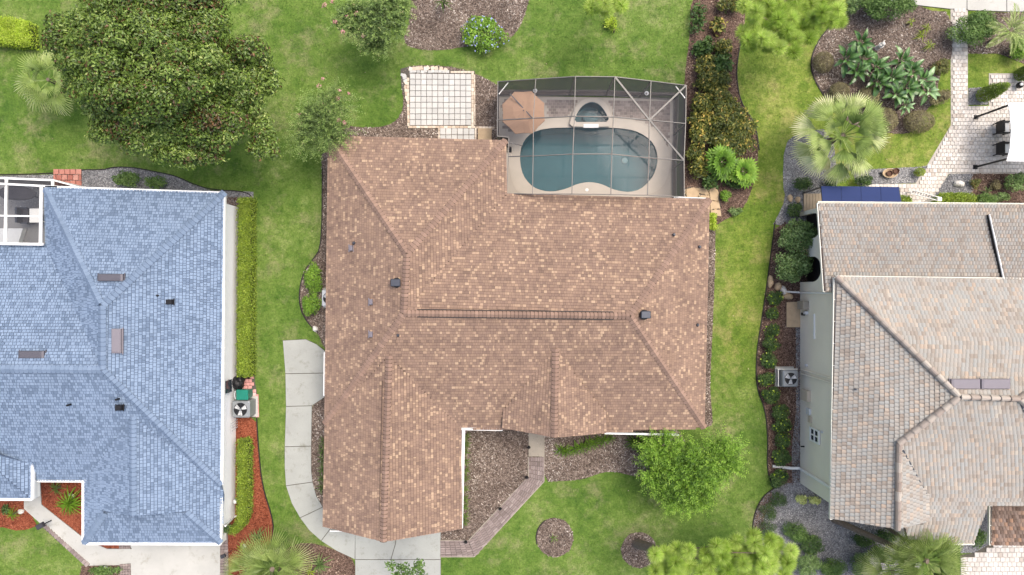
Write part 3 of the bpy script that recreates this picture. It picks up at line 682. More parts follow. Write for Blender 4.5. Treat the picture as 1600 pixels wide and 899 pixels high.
def caps(ps, a, b, wd, step, slope=.4, tm='cap', tint=None, zo=.10, parent=None, under=None):
    a, b = W(*a), W(*b); d = b-a
    if d.z < -.05: a, b = b, a; d = -d                       # lay uphill, butts facing down
    n = max(1, int(d.length/step)); d = d/n; x = Vector((d.y, -d.x, 0)).normalized(); z = x.cross(d).normalized()
    if z.z < 0: z = -z
    if parent: MB().add([a+z*(zo-.075)-x*wd*.46, a+z*(zo-.075)+x*wd*.46, a+d*n+z*(zo-.075)+x*wd*.46, a+d*n+z*(zo-.075)-x*wd*.46, a+z*(zo+.008), a+d*n+z*(zo+.008)], [(0, 4, 5, 3), (4, 1, 2, 5)]).to('ridge_shade_strip', M[under], parent)  # dark strip added so cap gaps read as butt shadows
    for i in range(n):
        ps.add(tm, a+d*i+z*zo, x*wd, d*(.80 if tm == 'cap' else .92), z*slope/.4*(1.3 if tm == 'cap' else 1), random.random() if tint is None else tint())
from mathutils.geometry import tessellate_polygon
def deck(planes, mat, root, name='roof'):
    mb = MB()
    for pts in planes: 
        P = WA(pts); nn = Vector((0, 0, 0)); c = sum(P, Vector())/len(P)
        for i in range(len(P)): nn += (P[i-1]-c).cross(P[i]-c)
        if nn.z < 0: P = P[::-1]
        for t in tessellate_polygon([[Vector((p.x, p.y, 0)) for p in P]]):
            t = tuple(t); k_ = (P[t[1]]-P[t[0]]).cross(P[t[2]]-P[t[0]]); mb.add([P[i] for i in t], [(0, 1, 2) if k_.z > 0 else (0, 2, 1)])
        low = [p-Vector((0, 0, .14)) for p in P]
        k = len(P); mb.add(list(P)+low, [(i, k+i, k+(i+1) % k, (i+1) % k) for i in range(k)]+[tuple(range(2*k-1, k-1, -1))])
    return mb.to(name, mat, root)
def walls(root, foot, h, mat, name='wall'):
    mb = MB(); mb.prism(foot, -.1, h); EX.append(foot); return mb.to(name, mat, root)
def boxvent(root, px, py, z, wx, wy, h, mat, n_tilt=(0, 0), name='roof_vent', rz=0):
    c = W(px, py, z); R = Matrix.Rotation(rz, 3, 'Z'); mb = MB(); vs = []
    for zz, k in ((-.12, 1), (h*.75, 1), (h, .86)):
        for i, j in ((-1, -1), (1, -1), (1, 1), (-1, 1)):
            q = R@Vector((i*wx/2*k, j*wy/2*k, 0)); vs.append(c+q+Vector((0, 0, zz+(q.x*n_tilt[0]+q.y*n_tilt[1]))))
    mb.add(vs, [(8, 9, 10, 11)]+[(r+i, r+(i+1) % 4, r+4+(i+1) % 4, r+4+i) for r in (0, 4) for i in range(4)])
    for s in (-1, 1): mb.add([c+R@Vector((s*(wx/2+.05), -wy/2-.05, .0)), c+R@Vector((s*(wx/2+.0), -wy/2-.05, .0)), c+R@Vector((s*(wx/2), wy/2+.05, .0)), c+R@Vector((s*(wx/2+.05), wy/2+.05, .0))], [(0, 1, 2, 3)])
    return mb.to(name, mat, root)

# --- brown house in the middle ---
e, rz_ = 2.6, 4.6
A, B, Cc, D, E = (513, 213, e), (790, 220, e), (792, 303, e), (1108, 312, e), (1100, 668, e)
R1, R2, R3 = (636, 397, rz_), (631, 490, rz_), (984, 494, rz_)
Hh, G1, G2, SW, SE, J = (508, 662, e), (608, 556, 3.95), (599, 847, 3.95), (505, 823, e), (722, 826, e), (720, 669, e)
P1, P2, V1, V2, Q1, Q2 = (868, 545, 4.05), (866, 684, 4.05), (787, 640, 3.02), (946, 645, 3.02), (785, 669, 3.02), (947, 677, 3.02)
F1, F2 = (785, 671, e), (945, 676, e)
c0 = W(790, 480, 0)
house = thing('brown_roof_house', 'sprawling house with a brown shingle hip roof, between the blue roof and the tile roof', 'house', (c0.x, c0.y, 0))
planes = [([A, R1, R2, Hh], A, Hh, 1), ([Hh, SW, G2, G1], Hh, SW, 1), ([G1, G2, SE, J], J, SE, 1), ([R2, R3, E, F2, F1, J, G1, Hh], J, E, 1), ([D, E, R3], D, E, 1),
          ([Cc, D, R3, R2], Cc, D, 1), ([B, Cc, R2, R1], B, Cc, 1), ([A, B, R1], A, B, 1), ([P1, V1, Q1, P2], V1, Q1, 1), ([P1, P2, Q2, V2], V2, Q2, 1)]
roof = deck([p[0] for p in planes], M['deck_brown'], house)
def tb():
    r = random.random(); return random.uniform(.84, 1) if r < .16 else (random.uniform(0, .25) if r < .34 else random.uniform(.25, .8))
ps = Pieces()
for pts, a, b, _ in planes: lay(ps, pts, a, b, .14, (.07, .19), tint=tb, cover=.86, gap=.008)
ps.finish('shingle', M['shingle'], roof, 300)
ps = Pieces()
for a, b in ((A, R1), (B, R1), (R1, R2), (R2, R3), (R3, D), (R3, E), (R2, Hh), (G1, G2), (P1, P2)): caps(ps, a, b, .34, .18, parent=roof, under='deck_brown')
ps.finish('ridge_cap', M['cap_brown'], roof, 300)
rv = MB()          # ridge vent under the caps, its two baffles stand proud
a, b = W(652, 489.5, rz_+.03), W(958, 493.5, rz_+.03)
for s in (-1, 1):
    o = Vector((0, s*.17, 0)); rv.bar(a+o, b+o, .035, .07)
rv.to('ridge_vent', M['black'], roof)
rv = MB(); a, b = W(603.5, 595, 3.98), W(598.5, 800, 3.98)
for s in (-1, 1): o = Vector((s*.17, 0, 0)); rv.bar(a+o, b+o, .018, .05)
rv.to('ridge_vent', M['deck_brown'], roof)
foot = offset([(p.x, p.y) for p in WA([A, B, Cc, D, E, (724, 668, e), (722, 828, e), (505, 826, e)])], .45)
walls(house, foot, e-.12, M['wall_beige'])
# gable ends under the rakes
mb = MB()
for tri in ([(523, 812, e-.1), (706, 815, e-.1), (601, 832, 3.75)], [(792, 663, 2.85), (941, 666, 2.85), (866, 672, 3.9)]):
    q = WA(tri); q2 = [p+Vector((0, .12, 0)) for p in q]; mb.add(q+q2, [(0, 1, 2), (5, 4, 3), (0, 3, 4, 1), (1, 4, 5, 2), (2, 5, 3, 0)])
mb.to('gable', M['wall_beige'], house)
def gutter(root, a, b, mat='white', wd=.11, ht=.12, z=0): 
    mb = MB(); a, b = W(*a), W(*b); d = (b-a).normalized(); x = Vector((d.y, -d.x, 0)).normalized()
    for k in (-1, 1): mb.bar(a+x*k*wd/2, b+x*k*wd/2, .03, ht)
    mb.bar(a-Vector((0, 0, ht/2-.02)), b-Vector((0, 0, ht/2-.02)), wd, .02)
    L_ = (b-a).length; n = max(2, int(L_/1.0))
    for i in range(n+1): p = a+(b-a)*i/n; mb.bar(p-x*wd/2+Vector((0, 0, .055)), p+x*wd/2+Vector((0, 0, .055)), .03, .02)
    return mb.to('gutter', M[mat], root)
gutter(house, (713, 669.5, 2.55), (785, 671, 2.55)); gutter(house, (724.5, 671, 2.55), (721, 825, 2.55)); gutter(house, (945, 677, 2.55), (1060, 679.5, 2.55), wd=.05); gutter(house, (1053, 310, 2.55), (1107, 312, 2.55))
gutter(house, (508, 551, 2.55), (507, 618, 2.55), wd=.06)
for px, py, wx, wy in ((549, 388, .17, .26), (580, 472, .18, .26), (580, 522.5, .18, .26)): boxvent(roof, px, py, 3.34 if px < 560 else 3.82, wx, wy, .14, M['vent_light'], (.35, 0))
for px, py, s in ((618, 442, -1), (1009, 492, 1)):
    z = 4.35; c = W(px-3*s, py, z); mb = MB(); mb.lathe(c+Vector((0, 0, -.1)), [(.23, 0), (.23, .22), (.19, .26)], 16)
    v = mb.to('roof_vent', M['black'], roof)
    q = W(px, py, z); MB().box(q+Vector((.02*s, 0, .28)), (.40, .32, .06), 0, .03).to('vent_hood', M['dark_metal'], v) if False else None
    mb = MB(); mb.box(W(px, py, z+.3), (.44, .34, .16), 0, .03); mb.to('vent_hood', M['dark_metal'], roof)
for px, py, z in ((622, 524, 4.3), (553, 380, 3.4), (1053, 367, 3.35), (1093, 386, 2.92), (1090, 508, 2.92)):
    mb = MB(); c = W(px, py, z); mb.tube([c-Vector((0, 0, .1)), c+Vector((0, 0, .15))], .04, 8); mb.lathe(c-Vector((0, 0, .0)), [(.08, 0), (.05, .05)], 10); mb.to('plumbing_pipe', M['dark_metal'], roof)
# garage door and window faces
mb = MB(); q = foot; mb.box(W(601, 808, .05)+Vector((0, 0, 1.05)), (4.6, .06, 2.1)); mb.to('garage_door', M['white'], house)

# --- blue house at left ---
c0 = W(170, 560, 0); e = 2.6
bh = thing('blue_roof_house', 'white walled house with a blue grey shingle roof at the left edge', 'house', (c0.x, c0.y, 0))
R1, R2, R0 = (160, 478, 5.0), (160, 578, 5.0), (-60, 576, 5.0)
TL, TR, BR = (70, 292, e), (351, 301, e), (345, 758, e)
K1, K2 = (208, 650, 4.05), (208, 806, 4.05)
planes = [([TL, TR, R1], TL, TR), ([TR, BR, R2, R1], TR, BR), ([TL, R1, R2, (72, 383, e)], TL, (72, 383, e)), ([(-60, 384, e), (72, 383, e), R2, R0], (-60, 384, e), (72, 384, e)),
          ([R0, R2, BR, K1, (132, 752, e), (54, 752, e), (-60, 752, e)], (-60, 752, e), (132, 752, e)),
          ([K1, (132, 752, e), (132, 848, e), (165, 799, 3.24), K2], (132, 752, e), (132, 848, e)),
          ([K1, K2, (290, 799, 3.22), (345, 848, e), (349, 775, e), BR], BR, (345, 848, e)),
          ([(132, 848, e), (345, 848, e), (290, 799, 3.22), (165, 799, 3.24)], (132, 848, e), (345, 848, e)),
          ([(-80, 700, 4.0), (-45, 700, 4.0), (50, 779, 2.95), (-80, 779, 2.95)], (-80, 779, 2.95), (50, 779, 2.95)), ([(-45, 700, 4.0), (50, 725, 2.95), (50, 779, 2.95)], (50, 725, 2.95), (50, 779, 2.95))]
roofb = deck([p[0] for p in planes], M['deck_blue'], bh)
def tbl():
    r = random.random(); return random.uniform(0, .3) if r < .27 else random.uniform(.36, .9)
ps = Pieces()
for pts, a, b in planes: lay(ps, pts, a, b, .15, (.10, .20), tint=tbl, gap=.018, cover=.84)
ps.finish('shingle', M['shingle_blue'], roofb, 300)
ps = Pieces()
hipc = [(72, 296, e), (158, 476, 5.0)]
for a, b in list(zip(hipc, hipc[1:]))+[(TR, R1), (R1, R2), (R0, R2), (R2, BR), (K1, K2), ((345, 848, e), (290, 800, 3.22)), ((132, 848, e), (165, 800, 3.24))]: caps(ps, a, b, .36, .2, parent=roofb, under='deck_blue')
ps.finish('ridge_cap', M['cap_blue'], roofb, 300)
# little gable front above the skirt roof
q = WA([(167, 799.5, 3.24), (288, 799.5, 3.24), (208, 804, 3.98)]); q2 = [p+Vector((0, .1, 0)) for p in q]
MB().add(q+q2, [(0, 1, 2), (5, 4, 3), (0, 3, 4, 1), (1, 4, 5, 2), (2, 5, 3, 0)]).to('gable', M['deck_blue'], bh)
foot = offset([(p.x, p.y) for p in WA([(-160, 384, e), (76, 384, e), (74, 296, e), (353, 301, e), (347, 848, e), (134, 848, e), (134, 752, e), (-160, 752, e)])], .42)
walls(bh, foot, e-.1, M['wall_white'])
for a, b in (((72, 292.5, 2.58), (351, 302, 2.58)), ((351, 302, 2.58), (347.5, 757, 2.58)), ((132, 849, 2.58), (346, 849.5, 2.58)), ((131, 753, 2.58), (131, 849, 2.58)), ((52, 751, 2.58), (138, 751.5, 2.58)), ((51.5, 723, 2.93), (51.5, 780, 2.93)), ((-60, 780, 2.93), (51, 780, 2.93)), ((347, 776, 2.58), (345.5, 849, 2.58))):
    mb = MB(); a, b = W(*a), W(*b); mb.bar(a, b, .12, .16); mb.to('fascia', M['white'], bh)
mb = MB(); q = WA([(55, 727, 2.6), (55, 778, 2.6)])
mb.bar(q[0], q[1], .12, .5); mb.to('porch_beam', M['white'], bh)
def bigvent(px, py, z, wx, wy, mat, root, h=.14): boxvent(root, px, py, z, wx, wy, h, M[mat], (0, 0))
bigvent(174, 434, 4.55, 1.15, .33, 'vent_grey', roofb); bigvent(51, 554, 4.75, 1.15, .33, 'vent_grey', roofb); bigvent(183.5, 533, 4.8, .42, 1.10, 'vent_light', roofb)
for px, py, z in ((266, 472, 3.7), (187, 637, 4.5)): boxvent(roofb, px, py, z, .30, .24, .16, M['black'])
for px, py, z in ((248, 462, 3.9), (184, 624, 4.6), (108, 633, 4.5)):
    mb = MB(); c = W(px, py, z); mb.tube([c-Vector((0, 0, .1)), c+Vector((0, 0, .16))], .05, 8); mb.to('plumbing_pipe', M['black'], roofb)
wx0 = max(p[0] for p in foot)
mb = MB(); y = W(0, 604, 1.3).y; mb.box((wx0+.02, y, 1.3), (.04, .62, .72)); wv = mb.to('window', M['glass'], bh)
MB().box((wx0+.035, y, 1.3), (.03, .70, .02)).to('frame', M['vent_grey'], wv)
for py, in ((805,),):
    mb = MB(); mb.tube([W(372, 806, .06), W(366, 808, .1), W(364, 810, .3), W(352, 822, 2.4)], .045, 8); mb.to('downspout', M['white'], bh)
mb = MB(); mb.box((wx0+.06, W(0, 783, .5).y, .5), (.14, .2, .3), 0, .02); mb.to('meter_box', M['ac_light'], bh)
mb = MB(); mb.box(W(349, 841, 1.9), (.12, .35, .4), 0, .02); mb.to('wall_lamp', M['white'], bh)
for k in range(4): MB().tube([Vector((wx0+.03, W(0, 660+k*4, 1).y, .2)), Vector((wx0+.08, W(0, 662+k*4, 1).y, 1.1))], .02, 6).to('refrigerant_pipe', M['ac_light'], bh)

# --- tile house at right ---
c0 = W(1460, 600, 0)
th = thing('tile_roof_house', 'grey green stucco house with a pinkish concrete tile roof at the right', 'house', (c0.x, c0.y, 0))
e = 4.3; N1 = (1306, 434, e); S1 = (1299, 811, e); X1 = (1497, 620, 6.5); X2 = (1590, 623, 6.5); Y1 = (1403, 692, 5.7); Y2 = (1401, 827, 5.7)
planes = [([N1, X1, Y1, Y2, S1], N1, S1), ([N1, (1700, 439, e), (1700, 540, 5.3), X2, X1], N1, (1700, 439, e)),
          ([Y1, (1450, 775, 5.03), (1450, 815, 5.0), Y2], (1450, 775, 5.03), (1450, 815, 5.0)),
          ([X1, X2, (1700, 720, 5.6), (1700, 787, 4.92), (1545, 787, 4.92), (1521, 848, e), (1420, 848, e), (1413, 822, 4.58), (1450, 815, 4.66), (1450, 775, 4.98), Y1], (1420, 848, e), (1521, 848, e)),
          ([X2, (1700, 540, 5.3), (1700, 720, 5.6)], (1700, 540, 5.3), (1700, 720, 5.6))]
roof2 = deck([p[0] for p in planes], M['deck_tile'], th)
def tt():
    r = random.random(); return random.uniform(.8, 1) if r < .2 else random.uniform(0, .8)
ps = Pieces()
for pts, a, b in planes: lay(ps, pts, a, b, .20, (.17, .17), 'hump', tt, .02, gap=.010, cover=.96, lift=.7)
ps.finish('roof_tile', M['tile'], roof2, 300)
ps = Pieces()
for a, b in ((N1, X1), (X1, X2), (X1, Y1), (Y1, Y2), (X2, (1700, 540, 5.3)), (X2, (1700, 720, 5.6))): caps(ps, a, b, .28, .38, .55, 'capround')
ps.finish('ridge_tile', M['cap_tile'], roof2, 300)
# lower north roof and its raised right-hand plane
lo = [([(1279, 318, 3.3), (1700, 322, 3.3), (1700, 438, 4.15), (1289, 456, 4.05)], (1279, 318, 3.3), (1700, 322, 3.3)),
      ([(1545, 337, 3.62), (1700, 339, 3.62), (1700, 437, 4.25), (1568, 437, 4.25)], (1545, 337, 3.62), (1700, 339, 3.62))]
roof3 = deck([lo[0][0]], M['deck_tile'], th, 'lower_roof'); roof4 = deck([lo[1][0]], M['deck_tile'], th, 'raised_roof')
ps = Pieces(); lay(ps, lo[0][0], lo[0][1], lo[0][2], .185, (.15, .15), 'hump', tt, .02); ps.finish('roof_tile', M['tile'], roof3, 200)
ps = Pieces(); lay(ps, lo[1][0], lo[1][1], lo[1][2], .185, (.15, .15), 'hump', tt, .02); ps.finish('roof_tile', M['tile'], roof4, 60)
MB().bar(W(1545, 336, 3.6), W(1567.5, 437, 4.22), .045, .16).to('rake_board', M['white'], roof4)
MB().bar(W(1543.6, 336, 3.52), W(1565.5, 437, 4.14), .09, .16).to('rake_shade_bar', M['black'], roof4)  # black bar stands in for the shade beside the rake board
MB().bar(W(1406, 694, 5.74), W(1450, 777, 5.05), .06, .03).to('valley_flashing', M['dark_metal'], roof2); MB().bar(W(1591, 624, 6.52), W(1612, 668, 6.2), .05, .03).to('valley_flashing', M['dark_metal'], roof2)
# garage roof at the bottom right corner
gr = [([(1549, 790, 3.6), (1700, 793, 3.6), (1700, 853, 3.4), (1547, 851, 3.4)], (1547, 851, 3.4), (1700, 853, 3.4))]
roof5 = deck([gr[0][0]], M['deck_tile'], th, 'garage_roof'); ps = Pieces(); lay(ps, gr[0][0], gr[0][1], gr[0][2], .19, (.17, .17), 'hump', tt, .02); ps.finish('roof_tile', M['tile_dark'], roof5, 60)
for a, b in (((1306, 433, 4.25), (1700, 438, 4.25)), ((1304, 434, 4.25), (1298, 811, 4.25)), ((1278, 318, 3.28), (1287.5, 456, 3.95)), ((1278, 317, 3.25), (1700, 321, 3.25)), ((1444, 849, 4.25), (1521, 849, 4.25)), ((1546, 787, 4.85), (1700, 787, 4.85)), ((1547, 790, 3.55), (1546.5, 851, 3.4))):
    gutter(th, a, b, 'cream', wd=.10)
wl = W(1250, 0, 0).x
foot = [(wl, W(0, 455).y), (wl, W(0, 755).y), (W(1335, 0).x, W(0, 755).y), (W(1335, 0).x, W(0, 780).y), (W(1428, 0).x, W(0, 780).y), (W(1428, 0).x, W(0, 732).y), (26.5, W(0, 732).y), (26.5, W(0, 455).y)]
walls(th, foot, 4.15, M['wall_grey'])
# lower wing with two arched openings in its west wall: built as a wall sheet with holes
ys, ye = W(0, 332).y, W(0, 455).y-.003
mb = MB(); mb.prism([(wl+.5, ys), (26.4, ys), (26.4, ye), (wl+.5, ye)], -.1, 3.1); mb.to('lower_wing', M['wall_grey'], th); EX.append([(wl, ys), (26.4, ys), (26.4, ye), (wl, ye)])
hT = 3.25; arches = [(W(0, 338).y, W(0, 376).y), (W(0, 403).y, W(0, 441).y)]
mb = MB(); th_ = .22
def sidewall(y0, y1, z0, z1): mb.box((wl+th_/2, (y0+y1)/2, (z0+z1)/2), (th_, abs(y1-y0), z1-z0))
sidewall(ys, arches[0][0], 0, hT); sidewall(arches[0][1], arches[1][0], 0, hT); sidewall(arches[1][1], ye, 0, hT)
for y0, y1 in arches:
    n = 14; cy = (y0+y1)/2; ry = abs(y1-y0)/2; zs = 1.5; rzz = .95
    pts = [(cy+ry*math.cos(math.pi*i/n), zs+rzz*math.sin(math.pi*i/n)) for i in range(n+1)]
    for i in range(n):
        (a, za), (b, zb) = pts[i], pts[i+1]
        vs = [(wl, a, za), (wl, b, zb), (wl, b, hT), (wl, a, hT), (wl+th_, a, za), (wl+th_, b, zb), (wl+th_, b, hT), (wl+th_, a, hT)]
        mb.add(vs, [(0, 3, 2, 1), (4, 5, 6, 7), (0, 1, 5, 4), (2, 3, 7, 6)])
mb.to('arched_wall', M['wall_grey'], th)
for y0, y1 in arches: MB().box((wl+.40, (y0+y1)/2, 1.25), (.1, abs(y1-y0)+.3, 2.5)).to('screen_panel', M['black'], th)
# wall fittings
def wb(py, z, dy, dz, mat, dx=.12, name='utility_box'):
    y = W(0, py, z).y; return MB().box((wl-dx/2, y, z), (dx, dy, dz), 0, .015).to(name, M[mat], th)
wb(477, .75, .42, .7, 'concrete_dark', .3); wb(489, .9, .16, .25, 'ac_light', .16); wb(491, .5, .14, .3, 'black', .10)
wb(618, .9, .55, .8, 'wall_beige', .18); wb(643, 1.15, .32, .4, 'ac_light', .1); wb(656, 1.3, .3, .35, 'wall_beige', .08); wb(571, .9, .12, .12, 'ac_light', .1); wb(675, 2.6, .12, .12, 'ac_light', .06)
MB().box((wl-.05, W(0, 510, 1.6).y, 1.75), (.05, .10, 1.5)) ; mb = MB(); mb.box((wl-.03, W(0, 510, 1.6).y, 1.75), (.06, 1.25, .10)); mb.to('hose_bracket', M['white'], th)
y = W(0, 681, 1.9).y; wn = MB().box((wl-.02, y, 1.85), (.05, .62, .95)).to('window', M['glass'], th)
mb = MB()
for dy in (-.31, 0, .31): mb.box((wl-.06, y+dy, 1.85), (.06, .08 if dy else .05, 1.04))
for dz in (-.48, 0, .48): mb.box((wl-.063, y, 1.85+dz), (.06, .70, .12 if dz else .05))
mb.to('frame', M['white'], wn)
def pipe(pts, r, mat, name='downspout'): mb = MB(); mb.tube([Vector(p) for p in pts], r, 8); return mb.to(name, M[mat], th)
y = W(0, 457, 1).y; pipe([(wl-.75, W(0, 456).y, .10), (wl-.1, W(0, 457).y, .12), (wl-.06, W(0, 457.5).y, .3), (wl-.06, W(0, 457.5).y, 4.1)], .05, 'white')
y = W(0, 731).y; pipe([(wl-1.45, W(0, 728).y, .08), (wl-.5, y, .1), (wl-.08, y, .12), (wl-.08, y, .35), (wl-.08, y, 4.1)], .075, 'white')
y = W(0, 577).y; pipe([(wl-.05, y, .3), (wl-.05, y, 4.1)], .035, 'wall_grey', 'conduit'); pipe([(wl-.05, y-.22, .3), (wl-.05, y-.22, 4.1)], .035, 'wall_grey', 'conduit')
MB().box((wl-.10, W(0, 694).y, .55), (.18, .06, .06)).to('hose_tap', M['black'], th)
for i, px in enumerate((1507, 1554)): boxvent(roof2, px, 600, 6.35, 1.22, .42, .12, M['vent_light'], (0, 0))
for px, py, z in ((1335, 608, 4.75), (1415, 760, 5.25)):
    mb = MB(); c = W(px, py, z); mb.tube([c-Vector((0, 0, .1)), c+Vector((0, 0, .18))], .045, 8); mb.to('plumbing_pipe', M['dark_metal'], roof2)

# ---------------- swimming pool and cage ----------------
def cr(pts, k=4.086, ox=760, oy=100): return [(ox+x/k, oy+y/k) for x, y in pts]
POOL = chaikin(cr([(212, 590), (225, 520), (262, 462), (325, 425), (420, 410), (560, 408), (700, 408), (850, 412), (945, 427), (1015, 462), (1066, 510), (1091, 575), (1090, 645), (1065, 715), (1025, 765), (980, 803), (915, 820), (860, 815), (800, 800), (750, 775), (700, 760), (640, 756), (580, 768), (530, 790), (480, 807), (420, 817), (360, 812), (300, 790), (250, 740), (222, 680)]), 1)
COPE = chaikin(cr([(140, 600), (150, 500), (200, 420), (290, 370), (400, 350), (530, 345), (700, 345), (850, 350), (960, 368), (1060, 420), (1125, 490), (1165, 545), (1175, 640), (1150, 740), (1110, 800), (1040, 836), (915, 838), (860, 838), (800, 838), (750, 838), (700, 838), (640, 838), (580, 838), (530, 838), (480, 838), (420, 838), (360, 838), (300, 838), (200, 830), (150, 720)]), 1)
SPA = chaikin(cr([(556, 380), (572, 330), (600, 285), (640, 257), (680, 252), (720, 270), (755, 315), (784, 378), (700, 380), (620, 380)]), 1)
SPAO = chaikin(cr([(524, 408), (540, 345), (570, 275), (615, 235), (680, 226), (745, 242), (780, 300), (806, 408), (700, 410), (620, 410)]), 1)
xy = lambda pts, z=0: [(p.x, p.y) for p in WA(pts, z)]
def plate_hole(mb, outer, holes, z):
    """flat sheet with holes, bridged through a constrained triangulation"""
    from mathutils.geometry import delaunay_2d_cdt
    vs = [Vector(p) for p in outer]; fs = [list(range(len(outer)))]; es = []; 
    n = 0
    allv = [Vector(p) for p in outer]; ed = [(i, (i+1) % len(outer)) for i in range(len(outer))]
    for h in holes:
        k = len(allv); allv += [Vector(p) for p in h]; ed += [(k+i, k+(i+1) % len(h)) for i in range(len(h))]
    V, E_, Fc, *_ = delaunay_2d_cdt(allv, ed, [], 0, 1e-5)
    keep = []
    for f in Fc:
        c = np.array([[sum(V[i].x for i in f)/3, sum(V[i].y for i in f)/3]])
        if pip(c, outer)[0] and not any(pip(c, h)[0] for h in holes):
            a, b, d = [V[i] for i in f[:3]]
            keep.append(tuple(f) if (b-a).cross(d-a) > 0 else tuple(f)[::-1])
    mb.add([(v.x, v.y, z) for v in V], keep); return mb
DK = [(796.5, 150.5), (1053, 150.5), (1050, 318), (1050, 330), (775, 330), (775, 228), (779.5, 228), (779.5, 150.5)]
DK = [(779.5, 150), (1053.5, 155), (1050, 325), (775, 325), (775, 240), (779, 235)]
deckxy = xy(DK); EX.append(deckxy)
# lower the lawn sheet out of the pool: the ground is rebuilt with a hole
bpy.data.objects.remove(bpy.data.objects['lawn_ground'])
mb = MB(); plate_hole(mb, [(-300, -300), (300, -300), (300, 300), (-300, 300)], [xy(POOL), xy(SPA)], 0); mb.to('lawn_ground', M['grass'], kind='structure')
mb = MB(); plate_hole(mb, deckxy, [xy(POOL), xy(SPA)], .05); pd = mb.to('pool_deck', M['deck'], kind='structure')
for nm, sh, zt, zw, dp in (('swimming_pool', POOL, .05, -.06, -1.5), ('spa_pool', SPA, .30, .12, -.7)):
    c0 = W(920, 250) if nm == 'swimming_pool' else W(922, 180)
    t = thing(nm, 'kidney shaped pool with teal water inside the screen cage' if nm == 'swimming_pool' else 'small domed spa on the upper edge of the pool', 'pool' if nm == 'swimming_pool' else 'spa', (c0.x, c0.y, 0))
    P = xy(sh); n = len(P); mb = MB()
    inner = offset(P, .12)
    mb.add([(p[0], p[1], zt-.01) for p in P]+[(p[0], p[1], dp) for p in P], [(i, n+i, n+(i+1) % n, (i+1) % n) for i in range(n)]+[tuple(n+i for i in range(n))])
    bs = mb.to('basin', M['plaster'], t)
    mb = MB(); mb.add([(p[0], p[1], zw) for p in P], [tuple(range(n))[::-1]]); mb.to('water_surface', M['water'], t)
    if nm == 'swimming_pool':
        mb = MB(); op = xy([(p[0], p[1]) for p in COPE])
        mb2 = MB(); plate_hole(mb2, op, [P, xy(SPA)], .07); mb2.to('coping', M['cope'], t)
        MB().lathe(W(976, 251, -1.42), [(.16, 0), (.14, .04)], 14).to('main_drain', M['white'], t)
        mb = MB(); mb.prism(xy(cr([(300, 730), (360, 700), (420, 740), (470, 790), (420, 812), (350, 806), (300, 780)])), -1.4, -.55); mb.to('step', M['plaster'], t)
        mb = MB(); mb.prism(xy(cr([(800, 785), (860, 775), (980, 780), (1030, 750), (980, 800), (915, 818), (860, 813), (800, 798)])), -1.4, -.6); mb.to('step', M['plaster'], t)
    else:
        mb = MB(); plate_hole(mb, xy(SPAO), [P], .30); o = xy(SPAO); m = len(o)
        mb.add([(p[0], p[1], .30) for p in o]+[(p[0], p[1], .0) for p in o], [(i, (i+1) % m, m+(i+1) % m, m+i) for i in range(m)]); mb.to('coping', M['cope'], t)
        a = W(*cr([(668, 396)])[0], .31); MB().box(a, (.78, .20, .03)).to('spillway', M['white'], t)
        MB().lathe(W(*cr([(660, 352)])[0], -.68), [(.42, 0), (.40, .35), (.36, .36)], 18, 1, .7).to('seat', M['plaster'], t)
# paver field of the deck round the spa
PV = chaikin(cr([(370, 228), (600, 232), (700, 226), (1172, 240), (1168, 545), (1142, 545), (1112, 470), (1050, 405), (940, 362), (800, 345), (785, 290), (745, 236), (680, 222), (615, 230), (560, 280), (530, 345), (400, 350), (375, 355)]), 0)
grid_pave('', [cr([(90, 226)])[0], cr([(1172, 240)])[0], cr([(1170, 548)])[0], cr([(88, 548)])[0]], 44, 17, 'paver_grey', 'joint', gap=.01, parent=pd, z=.06, h=.018, limit=150, stagger=True, piece='paver',
    mask=cr([(375, 228), (560, 231), (600, 232), (560, 285), (535, 343), (400, 348), (375, 356)]))
grid_pave('', [cr([(90, 226)])[0], cr([(1172, 240)])[0], cr([(1170, 548)])[0], cr([(88, 548)])[0]], 44, 17, 'paver_grey', 'joint', gap=.01, parent=pd, z=.06, h=.018, limit=100, stagger=True, piece='paver',
    mask=cr([(748, 232), (1172, 240), (1168, 545), (1142, 545), (1112, 470), (1050, 405), (940, 362), (812, 345), (788, 290)]))
grid_pave('', [cr([(90, 226)])[0], cr([(1172, 240)])[0], cr([(1170, 548)])[0], cr([(88, 548)])[0]], 44, 17, 'paver_grey', 'joint', gap=.01, parent=pd, z=.06, h=.018, limit=40, stagger=True, piece='paver',
    mask=cr([(92, 228), (200, 228), (200, 445), (150, 445), (92, 410)]))
# outer apron of mauve grey pavers under the cage walls
for q, nx, ny in (([(780, 140), (1055, 145), (1055, 150), (780, 148.5)], 60, 2), ([(1053, 150), (1058, 150), (1055, 306), (1050, 306)], 2, 36)):
    grid_pave('apron', q, nx, ny, 'paver_grey', 'joint', gap=.012, limit=60, stagger=True)
c0 = W(924, 220)
cage = thing('pool_cage', 'grey framed insect screen cage over the kidney shaped pool', 'pool cage', (c0.x, c0.y, 0))
zc = [2.5, 2.9, 3.2, 3.2, 2.9, 2.5]
rows = [[(778, 128), (837, 124), (899, 120), (960.5, 120.5), (1017, 127), (1072, 134)], [(777, 188), (833.5, 185), (897.5, 182), (958.5, 183), (1014.5, 188), (1071, 193.5)],
        [(794, 245), (833, 244), (895, 241), (956, 241), (1014, 247), (1068.5, 251)], [(792, 303), (832, 303.5), (893.5, 303.5), (954.5, 304), (1011.5, 305.5), (1069, 308)]]
NP = [[W(p[0], p[1], z) for p, z in zip(r, zc)] for r in rows]
NL2 = W(777, 213, 2.5); NL3 = W(795, 215, 2.5)
def beam(root, a, b, w_=.036, h_=.09, mat='bronze'): return MB().bar(a, b, w_, h_).to('beam', M[mat], root)
